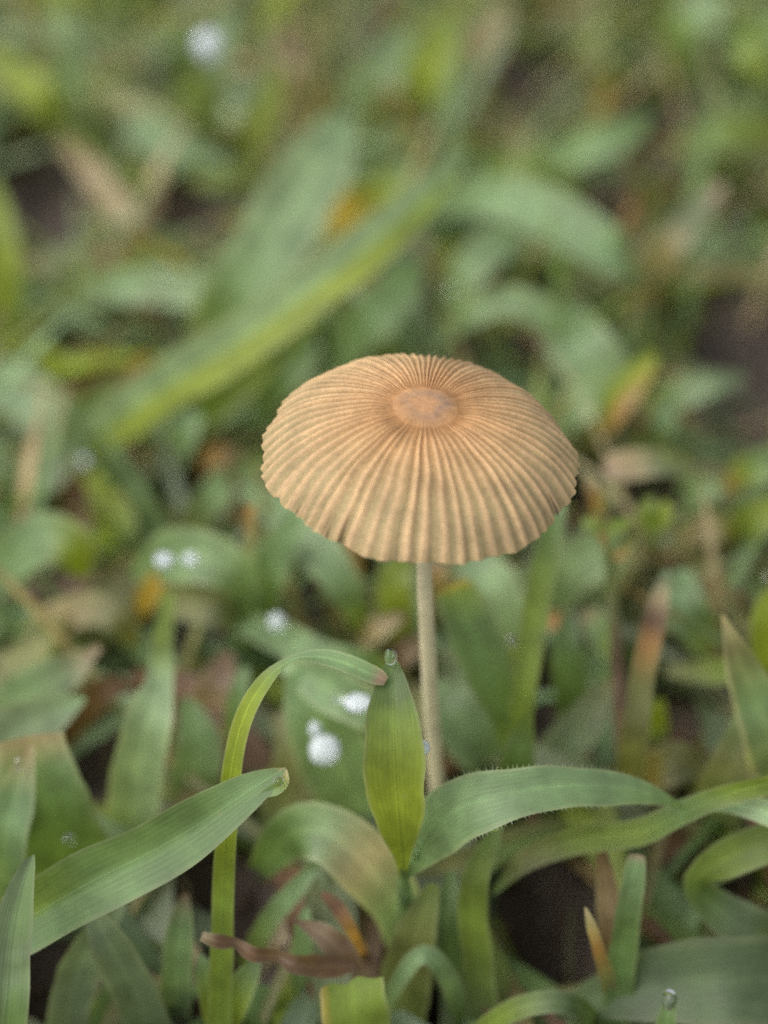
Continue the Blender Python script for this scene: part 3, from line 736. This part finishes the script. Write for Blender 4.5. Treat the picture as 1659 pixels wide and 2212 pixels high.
tube_mesh('stem', [(1418, 1240, None), (1414, 1180, 158), (1408, 1130, 156)], [9, 8, 6], LEAF, s2, ['olive', 'lime', 'lime'])
leaf_mesh('leaf', [(1410, 1150, 156.5), (1398, 1110, 155), (1405, 1075, 155)], [10, 46, 12], 'lime', parent=s2)
leaf_mesh('leaf', [(1410, 1150, 156.5), (1432, 1115, 155), (1436, 1080, 155)], [10, 40, 10], ['lime', 'yel'], parent=s2)
blade('grass_leaf', 'pale leaf with a salmon pink tip over a dark gap', [(1520, 1020, None), (1440, 1002, 160), (1370, 1004, 157.5), (1326, 1008, 157), (1306, 1012, 157)], [40, 54, 66, 64, 40], ['olive', 'grey', 'tan', 'pink', 'pink'])
blade('dry_leaf', 'tan spike of dry leaf by the cap margin', [(1308, 1130, None), (1292, 1090, 160), (1268, 1035, 158)], [20, 30, 16], ['tan', 'orange', 'tan'], cat='dry leaf')
blade('grass_leaf', 'bright leaf with an orange base by bare soil', [(1560, 1060, 172), (1610, 1020, 168), (1680, 1000, 168), (1760, 1030, None)], [20, 66, 76, 40], ['orange', 'lime', 'mint', 'lime'])
blade('grass_leaf', 'yellow-green leaf below the orange-based bright leaf', [(1560, 1180, None), (1620, 1130, 166), (1690, 1100, 165)], [50, 90, 70], ['olive', 'lime', 'yel'])
blade('grass_leaf', 'pale olive leaf under the little upright seedling', [(1440, 1190, None), (1500, 1150, 166), (1560, 1145, 166), (1600, 1190, None)], [40, 60, 56, 30], ['olive', 'tan', 'mint'])
blade('grass_leaf', 'mint leaf above the little upright seedling', [(1470, 1110, None), (1500, 1070, 170), (1560, 1050, 168)], [40, 66, 30], 'mint')
blade('grass_leaf', 'bluish leaf beyond the orange-patched blade', [(1560, 1420, None), (1510, 1360, 156), (1470, 1290, 155), (1480, 1230, 157)], [60, 90, 90, 30], ['grey', 'mint', 'mint'])
blade('grass_leaf', 'yellow-green horizontal blade over a round dark gap', [(1440, 1450, 153), (1530, 1452, 151), (1620, 1446, 150), (1740, 1470, None)], [24, 54, 58, 50], ['olive', 'lime', 'yel'])
blade('grass_leaf', 'oval yellowish leaf touching the arching leaf end', [(1360, 1700, None), (1420, 1662, 147), (1470, 1650, 146), (1512, 1668, 147)], [40, 84, 88, 20], ['gold', 'olive', 'olive'])
blade('grass_leaf', 'small yellow leaf in the round dark gap', [(1420, 1600, None), (1418, 1550, 152), (1424, 1510, 151)], [40, 50, 24], ['mint', 'yel', 'yel'])
tg = empty('twig', P(1390, 1680), 'reddish brown twig leaning through the round dark gap', 'twig')
tube_mesh('stalk', [(1370, 1700, None), (1420, 1630, 152), (1490, 1570, 150)], [7, 9, 6], LEAF, tg, ['rust', 'rust', 'brown'])
tube_mesh('side_shoot', [(1420, 1630, 152), (1470, 1620, 151), (1510, 1590, 150)], [5, 5, 3], LEAF, tg, ['rust', 'brown', 'brown'])
blade('grass_leaf', 'grey-green wedge of leaf behind the straw-edged leaf', [(1540, 1780, None), (1570, 1690, 141), (1600, 1600, 139), (1610, 1520, 139)], [90, 110, 80, 16], ['grey', 'olive', 'mint'])

# upper half, well out of focus
blade('grass_leaf', 'long diagonal blade above the cap, yellow-green along its lower half',
      [(100, 1010, None), (215, 935, 178), (360, 835, 172), (520, 735, 168), (680, 622, 166), (820, 512, 166.5), (930, 412, 169), (1008, 322, 172)], [40, 92, 108, 112, 108, 98, 70, 10], ['mint', 'pale', 'pale', 'pale', 'pale', 'pale', 'mint'], half=['yel', 'yel', 'yel', 'yel', 'yel', 'lime', 'mint'], roll=-4, n=60)
blade('grass_leaf', 'wide mint blade leaning beside the long diagonal blade', [(420, 800, None), (490, 680, 182), (560, 570, 180), (630, 450, 184), (695, 345, 189), (745, 250, 197)], [60, 134, 156, 156, 136, 50], ['mint', 'mint', 'pale', 'pale', 'mint'], roll=-4)
blade('grass_leaf', 'yellow-green blade tucked under the long diagonal blade by the cap', [(380, 960, None), (450, 890, 174), (540, 810, 170), (620, 740, 169), (690, 690, 171)], [40, 66, 72, 56, 16], ['mint', 'lime', 'yel', 'lime'])
blade('grass_leaf', 'dark green leaf close behind the cap shoulder', [(540, 920, None), (580, 840, 172), (640, 770, 169), (660, 690, 171)], [50, 90, 86, 30], ['green', 'green', 'mint'])
blade('grass_leaf', 'green leaf behind the top of the cap', [(700, 800, None), (770, 720, 176), (850, 640, 174), (900, 560, 176)], [60, 100, 100, 40], ['green', 'mint', 'green'])
blade('grass_leaf', 'horizontal mint leaf leading into the wide mint blade', [(110, 670, None), (210, 628, 191), (330, 618, 188), (470, 632, 186), (560, 650, 188)], [30, 60, 84, 74, 26], ['olive', 'mint', 'pale', 'mint'])
blade('dry_leaf', 'tan blade between the two dark upper gaps', [(110, 260, 228), (175, 345, 218), (245, 435, 211), (285, 500, 208), (300, 540, None)], [30, 50, 60, 50, 20], ['olive', 'tan', 'tan', 'pink'], cat='dry leaf')
blade('dry_leaf', 'orange-tan leaf edging the dark upper gap', [(350, 355, 218), (325, 425, 213), (295, 495, 211), (285, 540, None)], [20, 44, 46, 20], ['orange', 'tan', 'tan'], cat='dry leaf')
blade('grass_leaf', 'upright yellow-green blade at the outer side of the dark gap', [(-10, 780, None), (12, 640, 194), (8, 510, 193), (-20, 380, 197)], [50, 60, 60, 20], ['lime', 'yel', 'lime'])
blade('grass_leaf', 'yellow-green leaf high beyond the dark gaps', [(-30, 110, 232), (40, 170, 224), (100, 225, 221), (150, 290, None)], [40, 74, 70, 30], ['lime', 'yel', 'yel', 'olive'])
blade('grass_leaf', 'mint leaf beside the high yellow-green leaf', [(90, 280, None), (135, 190, 222), (180, 125, 222)], [50, 84, 50], ['mint', 'pale', 'mint'])
blade('grass_leaf', 'drooping mint leaf with russet litter beside it', [(-90, 780, None), (30, 845, 183), (115, 900, 180), (195, 945, 182)], [60, 114, 112, 40], ['mint', 'pale', 'mint'])
blade('dry_leaf', 'russet dead leaf beside the drooping mint leaf', [(130, 880, None), (180, 855, 188), (235, 820, 188)], [30, 50, 30], ['brown', 'rust', 'rust'], cat='dry leaf')
blade('grass_leaf', 'thin yellow-green arch over the dark gap', [(370, 350, 222), (440, 388, 215), (520, 385, 214), (560, 370, None)], [20, 40, 40, 20], ['olive', 'lime', 'yel'])
blade('grass_leaf', 'upright yellow-green blade above the wide mint blade', [(545, 440, None), (556, 320, 217), (582, 215, 215), (600, 140, 219)], [30, 54, 54, 20], ['lime', 'yel', 'lime'])
blade('dry_leaf', 'tan upright dead blade near the upright yellow-green one', [(640, 270, None), (630, 170, 228), (618, 70, 230)], [30, 46, 30], ['brown', 'tan', 'brown'], cat='dry leaf')
blade('grass_leaf', 'greyish leaf sloping down to the dark gap', [(220, 210, None), (310, 280, 221), (400, 328, 217), (490, 340, 218)], [40, 80, 84, 30], ['grey', 'mint', 'grey'])
blade('grass_leaf', 'grey-mint leaf carrying the single bright far drop', [(430, 300, None), (450, 200, 216), (470, 110, 212), (500, 20, 216)], [60, 80, 70, 30], ['green', 'grey', 'mint'])
blade('grass_leaf', 'mint leaf with mellow gold edge near the diagonal blade tip', [(640, 560, None), (740, 460, 196), (820, 420, 192), (880, 350, 194)], [40, 70, 80, 30], ['mint', 'gold', 'yel', 'mint'])
blade('grass_leaf', 'wide mint leaf bending down beyond the diagonal tip', [(880, 470, None), (1030, 425, 194), (1150, 452, 188), (1255, 502, 185), (1345, 560, 185), (1410, 600, None)], [30, 80, 112, 112, 86, 30], ['sage', 'mint', 'mint', 'mint', 'sage'], roll=8)
blade('grass_leaf', 'tan-grey blade rising from the bend of the wide mint leaf', [(1380, 615, None), (1435, 545, 188), (1500, 468, 188), (1565, 395, 191)], [40, 62, 60, 16], ['olive', 'tan', 'grey', 'pink'])
blade('grass_leaf', 'thin olive blade lying level over the bare soil', [(1380, 605, None), (1470, 585, 190), (1570, 590, 190), (1690, 620, None)], [26, 44, 36, 20], ['olive', 'olive', 'tan'])
blade('grass_leaf', 'mint leaf just above the cap, tip upward', [(950, 690, None), (990, 615, 184), (1055, 540, 185), (1120, 500, 188)], [40, 74, 86, 30], ['mint', 'pale', 'mint'])
blade('grass_leaf', 'pale arch of leaf behind the cap shoulder', [(930, 760, None), (1000, 688, 179), (1085, 652, 177), (1170, 672, 177), (1225, 730, 179)], [30, 52, 66, 62, 30], ['mint', 'pale', 'pale', 'mint'])
blade('grass_leaf', 'broad mint leaf beside the cap, bare soil beyond', [(1170, 640, None), (1235, 725, 178), (1288, 800, 175), (1350, 870, 176)], [60, 124, 134, 50], ['mint', 'mint', 'pale', 'mint'])
blade('grass_leaf', 'mint leaf touching the cap outline on its far side', [(1160, 960, None), (1230, 890, 174), (1300, 850, 173), (1370, 850, 175)], [50, 80, 76, 26], ['mint', 'pale', 'mint'])
blade('grass_leaf', 'yellow blade with orange side near the bare soil', [(1255, 980, None), (1305, 905, 173), (1362, 830, 171), (1415, 765, 173)], [40, 64, 66, 20], ['lime', 'yel', 'yel'], half=['olive', 'orange', 'yel'])
blade('grass_leaf', 'greyish mint blade pointing into the bare soil', [(1370, 930, None), (1440, 865, 180), (1530, 830, 178), (1610, 815, 180)], [40, 66, 56, 16], ['mint', 'pale', 'grey'])
blade('grass_leaf', 'upright mint leaf amid the gap by the cap', [(1400, 1010, None), (1420, 930, 178), (1450, 870, 178)], [40, 66, 30], 'mint')
blade('grass_leaf', 'big broad yellow-green leaf far beyond the diagonal blade', [(850, 290, None), (905, 200, 228), (945, 110, 227), (960, 30, 231)], [60, 108, 104, 50], ['lime', 'yel', 'lime'])
blade('grass_leaf', 'mint leaf beside the big broad far yellow-green leaf', [(720, 290, None), (780, 200, 228), (830, 150, 226), (880, 60, 229)], [60, 84, 84, 30], ['mint', 'pale', 'mint'])
blade('grass_leaf', 'tan-olive blade beyond the big yellow-green leaf', [(1010, 230, None), (1040, 140, 234), (1070, 60, 234), (1090, -10, 237)], [40, 60, 60, 30], ['olive', 'tan', 'olive'])
blade('grass_leaf', 'bluish mint leaf standing out beyond the bare soil', [(1460, 130, None), (1495, 50, 238), (1545, -20, 240)], [50, 94, 60], ['mint', 'pale', 'pale'])
blade('grass_leaf', 'yellow-green leaf beside the bluish far mint leaf', [(1560, 110, None), (1630, 80, 236), (1700, 40, 238)], [50, 90, 80], ['lime', 'lime', 'mint'])
blade('grass_leaf', 'yellow slanting leaf touching the far yellow-green leaf', [(1570, 90, 238), (1630, 140, 232), (1690, 190, None)], [30, 46, 40], ['mint', 'yel', 'yel'])
blade('grass_leaf', 'soft mint leaf over a far dark gap', [(1150, 350, None), (1250, 325, 212), (1340, 290, 211), (1410, 240, 214)], [40, 76, 66, 20], ['mint', 'mint', 'green'])
blade('grass_leaf', 'olive-green far leaf above the tan-grey blade', [(1450, 330, None), (1540, 295, 216), (1640, 300, 216), (1740, 330, None)], [50, 70, 66, 40], ['mint', 'lime', 'olive'])
blade('grass_leaf', 'mint leaf below the first far dark gap', [(1000, 400, None), (1090, 360, 208), (1190, 390, 206), (1260, 440, None)], [30, 50, 50, 30], ['green', 'lime', 'green'])
blade('grass_leaf', 'olive blade with orange base at far bare patch', [(1320, 240, None), (1290, 150, 232), (1280, 60, 234)], [40, 60, 40], ['tan', 'olive', 'lime'])
blade('grass_leaf', 'short mint leaf beside the russet under-blade litter', [(370, 1010, None), (392, 950, 172), (420, 890, 171)], [40, 64, 40], ['grey', 'mint', 'mint'])
blade('grass_leaf', 'soft green leaf under the diagonal blade foot', [(400, 1180, None), (440, 1100, 172), (500, 1040, 170), (580, 990, 171)], [40, 70, 70, 20], ['olive', 'mint', 'lime'])
blade('grass_leaf', 'dull green leaf below the drooping mint leaf', [(-40, 1120, None), (60, 1040, 176), (130, 980, 175), (180, 900, 177)], [70, 100, 90, 30], ['green', 'grey', 'green'])
blade('dry_leaf', 'tan scrap lying among russet and mint leaves', [(420, 1020, None), (460, 990, 176), (520, 980, 176)], [24, 50, 20], ['tan', 'orange', 'tan'], cat='dry leaf')

# ------------------------------------------------------------------ water drops
def drop(label, x, y, d, wpx, hpx, mat=None):
    seg, rings = 24, 14
    p = P(x, y, min(d, ground_depth(x, y) - 1) - max(wpx, hpx) / 2 * d / (PX * FOCUS))
    dd = (p - CAM) @ FWD
    rx = wpx * dd / (PX * FOCUS) / 2
    rz = hpx * dd / (PX * FOCUS) / 2
    th = np.linspace(0, 2 * np.pi, seg, endpoint=False)
    V = [(0, 0, -1)]
    for i in range(1, rings):
        f = math.pi * i / rings - math.pi / 2
        V += [(math.cos(f) * math.cos(t), math.cos(f) * math.sin(t), math.sin(f)) for t in th]
    V.append((0, 0, 1))
    V = np.array(V)
    V = V * (1 + .10 * np.sin(V[:, :1] * 2.3 + x) + .07 * np.sin(V[:, 2:] * 3.1 + y)) * np.array([rx, (rx + rz) / 2, rz])
    F = []
    for j in range(seg):
        F.append((0, 1 + (j + 1) % seg, 1 + j))
        for i in range(rings - 2):
            a = 1 + i * seg
            F.append((a + j, a + (j + 1) % seg, a + seg + (j + 1) % seg, a + seg + j))
        a = 1 + (rings - 2) * seg
        F.append((a + j, a + (j + 1) % seg, len(V) - 1))
    me = bpy.data.meshes.new('water_drop')
    me.from_pydata((V * MM).tolist(), [], F)
    me.polygons.foreach_set('use_smooth', np.ones(len(me.polygons), dtype=bool))
    me.materials.append(mat or WATER)
    o = bpy.data.objects.new('water_drop', me)
    o.location = p * MM
    COL.objects.link(o)
    return tag(o, label, 'water drop')

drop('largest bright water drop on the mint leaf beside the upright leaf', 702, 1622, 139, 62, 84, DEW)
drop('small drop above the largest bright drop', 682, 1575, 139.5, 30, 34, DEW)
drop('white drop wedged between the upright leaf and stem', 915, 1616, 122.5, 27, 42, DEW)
drop('clear bead hanging on the tip of the upright leaf', 845, 1418, 121, 30, 36)
drop('clear bead behind the withered pink tip', 800, 1452, 121.5, 22, 26)
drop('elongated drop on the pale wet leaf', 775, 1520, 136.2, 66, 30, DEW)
drop('small drop beside the elongated one', 728, 1505, 136.8, 30, 22)
drop('clear bead in the hooked tip of the slanting leaf', 602, 1690, 119.4, 22, 26)
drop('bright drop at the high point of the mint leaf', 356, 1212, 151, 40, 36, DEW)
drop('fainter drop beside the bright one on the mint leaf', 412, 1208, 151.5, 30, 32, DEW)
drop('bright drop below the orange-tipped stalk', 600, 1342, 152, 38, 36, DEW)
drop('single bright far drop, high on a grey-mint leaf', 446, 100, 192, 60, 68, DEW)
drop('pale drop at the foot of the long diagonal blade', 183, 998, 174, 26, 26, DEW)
drop('clear round drop under the long diagonal blade', 768, 630, 168, 24, 24)
drop('pale drop on the horizontal mint leaf', 352, 597, 184, 34, 34)
drop('tiny drop where the wide mint leaf bends', 1326, 566, 182, 20, 20)
drop('pale drop at the foot of the mint leaf above the cap', 965, 622, 182, 26, 22)
drop('grey drop among the leaves of the spreading shoot', 1106, 1388, 140, 22, 30)
drop('tiny drop on the margin of the arching hairy leaf', 1068, 1788, 121.5, 18, 14)
drop('clear bead on the stubby grass tip', 1447, 2160, 124.8, 36, 44)
drop('drop beside the foot of the upright leaf', 902, 1842, 127, 20, 50)
drop('small bead on the very broad brown-ended leaf', 150, 1815, 134, 26, 26)
drop('second bead on the broad leaf, by its fold', 40, 1650, 131.5, 20, 24)
drop('bluish drop above the rounded yellow-green leaf', 1655, 1240, 146, 18, 24)

# ------------------------------------------------------------------ the low turf that fills the lawn
FILL_COL = ['mint'] * 6 + ['green'] * 8 + ['grey'] * 6 + ['lime'] * 4 + ['olive'] * 7 + ['dark'] * 2 + ['sage'] * 4 + ['yel', 'tan', 'brown', 'brown', 'rust']

FAR_COL = ['mint'] * 6 + ['pale'] * 2 + ['sage'] * 5 + ['lime'] * 5 + ['olive'] * 6 + ['yel'] * 3 + ['grey'] * 3 + ['tan', 'straw', 'brown']

def turf_blade(x, y, az, ln, wd, arch, lift, tw, col, ns=9):
    """root at (x, y); the blade leaves the soil at angle lift and bends over by arch"""
    s = np.linspace(0, 1, ns)
    ang = lift - arch * s
    ds = ln / (ns - 1)
    h = np.concatenate([[0], np.cumsum(np.cos(ang[:-1]) * ds)])
    z = np.concatenate([[0], np.cumsum(np.sin(ang[:-1]) * ds)]) + float(ground_z(np.array(x), np.array(y))) - .5
    z = np.maximum(z, ground_z(x + math.cos(az) * h, y + math.sin(az) * h) + np.where(s < .12, -.6, .35))
    side = np.array([-math.sin(az), math.cos(az), 0])
    pos = np.stack([x + math.cos(az) * h + side[0] * tw * s ** 2 * ln * .2, y + math.sin(az) * h + side[1] * tw * s ** 2 * ln * .2, z], 1)
    t = unit(np.gradient(pos, axis=0))
    wv = np.repeat(side[None], ns, 0)
    nv = unit(np.cross(t, wv))
    a = tw * s
    wv = wv * np.cos(a)[:, None] + nv * np.sin(a)[:, None]
    nv = unit(np.cross(t, wv))
    hw = wd / 2 * np.minimum(1, .45 + s * 2.2) * np.clip((1 - s) * 2.6, .03, 1) ** .75
    u = np.array([-1, -.5, 0, .5, 1])
    V = pos[:, None] + wv[:, None] * (hw[:, None] * u[None])[..., None] + nv[:, None] * (hw[:, None] * .28 * np.abs(u)[None] ** 1.4)[..., None]
    c = jitter(np.array(C[col]), .12)
    tint = np.repeat(np.repeat(c[None, None], ns, 0), 5, 1) * np.array([1, 1, 1.2, 1, 1])[None, :, None]
    if rng.random() < .18 and col not in ('brown', 'rust'):
        f = np.clip((s - .7) / .2, 0, 1)[:, None, None]
        tint = tint * (1 - f) + np.array(C[random.choice(['tan', 'orange', 'brown'])]) * f
    uv = np.stack(np.broadcast_arrays((u * .5 + .5)[None], (s * 3)[:, None] + rng.uniform(0, 9)), -1)
    return V.reshape(-1, 3), tint.reshape(-1, 3), uv.reshape(-1, 2), pos

fill = []
FACE = grid_faces(9, 5)
def try_blade(x, y, near):
    az = rng.uniform(0, 2 * math.pi)
    ln = rng.uniform(9, 24) if near else rng.uniform(12, 30)
    wd = rng.uniform(2.2, 4.8) if rng.random() < .62 else rng.uniform(.7, 2.0)
    lift = rng.uniform(.1, .8); arch = lift + rng.uniform(.1, .9)
    cn = random.choice(FILL_COL if y < 55 else FAR_COL)
    V, T, U, pos = turf_blade(x, y, az, ln, wd, arch, lift, rng.normal(0, .5), cn)
    px_, py_, pd_ = project(pos)
    if np.any(pd_ < 134) and np.any((px_ > -50) & (px_ < 1710) & (py_ > 0) & (py_ < 2250) & (pd_ < 134)):
        return
    vx, vy, vd = project(V)
    for hx, hy, ha, hb in HOLES:
        if np.any(((vx - hx) / ha) ** 2 + ((vy - hy) / hb) ** 2 < 1):
            return
    vis = np.any((px_ > 0) & (px_ < 1659) & (py_ > 0) & (py_ < 2212))
    size = ln * wd / (pd_.mean() ** 2) if vis else 0
    fill.append((size, V, T, U, cn, pos))
# denser where the lens looks, thinning out to the sides
for _ in range(2100):
    yy = rng.uniform(-28, 175)
    half_w = 30 + (yy + 28) * .19
    try_blade(rng.uniform(-half_w, half_w), yy, True)
for _ in range(3200):
    try_blade(rng.uniform(-190, 190), rng.uniform(-60, 320), False)
# a finer tangle of thin stalks and narrow blades rising through it
for _ in range(1500):
    yy = rng.uniform(16, 190); half_w = 34 + (yy + 28) * .19
    x = rng.uniform(-half_w, half_w)
    if x < -8 and rng.random() < .35:
        continue
    cn = random.choice(['olive'] * 4 + ['sage'] * 3 + ['lime'] * 3 + ['mint'] * 3 + ['grey'] * 2 + ['tan', 'brown', 'straw'])
    lift = rng.uniform(.3, 1.35)
    V, T, U, pos = turf_blade(x, yy, rng.uniform(0, 6.283), rng.uniform(9, 24), rng.uniform(.5, 1.5), rng.uniform(0, 1.1), lift, rng.normal(0, .6), cn)
    px_, py_, pd_ = project(pos)
    if np.any(pd_ < 150):
        continue
    vx, vy, vd = project(V)
    if any(np.mean(((vx - hx) / ha) ** 2 + ((vy - hy) / hb) ** 2 < .8) > .25 for hx, hy, ha, hb in HOLES):
        continue
    fill.append((0, V, T, U, cn, pos))
fill.sort(key=lambda q: -q[0])
ONES = 170
k_fill = 0
SHADE = dict(sage='sage green', mint='mint green', green='mid green', grey='greyish green', lime='yellowish green', olive='olive', dark='dark green', yel='yellow-green', tan='tan dry', brown='brown dry', pale='pale green', rust='russet dry', straw='straw-coloured dry')
for size, V, T, U, cn, pos in fill[:ONES]:
    if size <= 0:
        break
    m = pos.mean(0)
    zone = ('in front of the mushroom' if m[1] < -4 else 'close around the foot of the stem' if abs(m[0]) < 9 and m[1] < 14 else 'to the side of the mushroom' if m[1] < 14
            else 'a little way behind the mushroom' if m[1] < 60 else 'far beyond the mushroom')
    o = link_mesh('low_grass_leaf', V, FACE, LEAF, None, T, U)
    tag(o, 'low %s grass leaf of the crowded turf %s' % (SHADE[cn], zone), 'grass blade', 'low %s leaves %s' % (SHADE[cn], zone))
    k_fill += 1
rest = fill[k_fill:]
o = link_mesh('grass', np.vstack([q[1] for q in rest]), np.vstack([FACE + 45 * i for i in range(len(rest))]), LEAF, None, np.vstack([q[2] for q in rest]), np.vstack([q[3] for q in rest]))
tag(o, 'dense low grass covering the soil all around', 'grass', None, 'stuff')

# dry thatch: thin dead strips lying on the soil
V, F, T = [], [], []
for i in range(900):
    yy = rng.uniform(-30, 170); hw_ = 34 + (yy + 28) * .19
    x0 = rng.uniform(-hw_, hw_); a = rng.uniform(0, 6.28); ln = rng.uniform(4, 13); wd = rng.uniform(.25, .8)
    if any(abs(x0 - c_[0]) < a_ * 1.2 and abs(yy - c_[1]) < b_ * 1.2 for c_, a_, b_ in HC):
        continue
    bend = rng.normal(0, .5); k = len(V)
    c = np.array(C[random.choice(['brown', 'brown', 'tan', 'rust', 'straw', 'olive'])]) * rng.uniform(.3, .9)
    for q in range(6):
        f = q / 5; aa = a + bend * f
        x_, y_ = x0 + math.cos(aa) * ln * f, yy + math.sin(aa) * ln * f
        z_ = float(ground_z(np.array(x_), np.array(y_))) + .35 + .5 * math.sin(f * 3 + i)
        for sgn in (-1, 1):
            V.append((x_ - math.sin(aa) * wd / 2 * sgn, y_ + math.cos(aa) * wd / 2 * sgn, z_ + .12 * sgn * math.sin(i))); T.append(c)
        if q:
            b0 = k + 2 * q - 2; F.append((b0, b0 + 1, b0 + 3, b0 + 2))
o = link_mesh('thatch_debris', V, F, LEAF, None, np.array(T), np.zeros((len(V), 2)))
tag(o, 'thin dry thatch strips scattered over the soil', 'thatch', None, 'stuff')

# crumbs of soil and dead bits between the grass
V, F, T = [], [], []
for i in range(1500):
    yy = rng.uniform(-30, 170); hw_ = 34 + (yy + 28) * .19
    x = rng.uniform(-hw_, hw_); r = rng.uniform(.25, 1.1)
    z = float(ground_z(np.array(x), np.array(yy))) + r * .25
    M = np.linalg.qr(rng.normal(size=(3, 3)))[0]
    v = np.array([(1, 0, 0), (-1, 0, 0), (0, .8, 0), (0, -.8, 0), (0, 0, .6), (0, 0, -.6)]) * r * rng.uniform(.6, 1.3, (6, 1))
    k = len(V)
    V += list(v @ M.T + np.array([x, yy, z]))
    F += [(k + a, k + b_, k + c_) for a, b_, c_ in ((0, 2, 4), (2, 1, 4), (1, 3, 4), (3, 0, 4), (2, 0, 5), (1, 2, 5), (3, 1, 5), (0, 3, 5))]
    T += [np.array(random.choice([(.05, .035, .027), (.08, .055, .04), (.11, .075, .05), (.2, .13, .07)]))] * 6
o = link_mesh('soil_crumbs', V, F, LEAF, None, np.array(T), np.zeros((len(V), 2)), smooth=False)
tag(o, 'loose crumbs of soil and plant debris between the grass', 'soil', None, 'stuff')
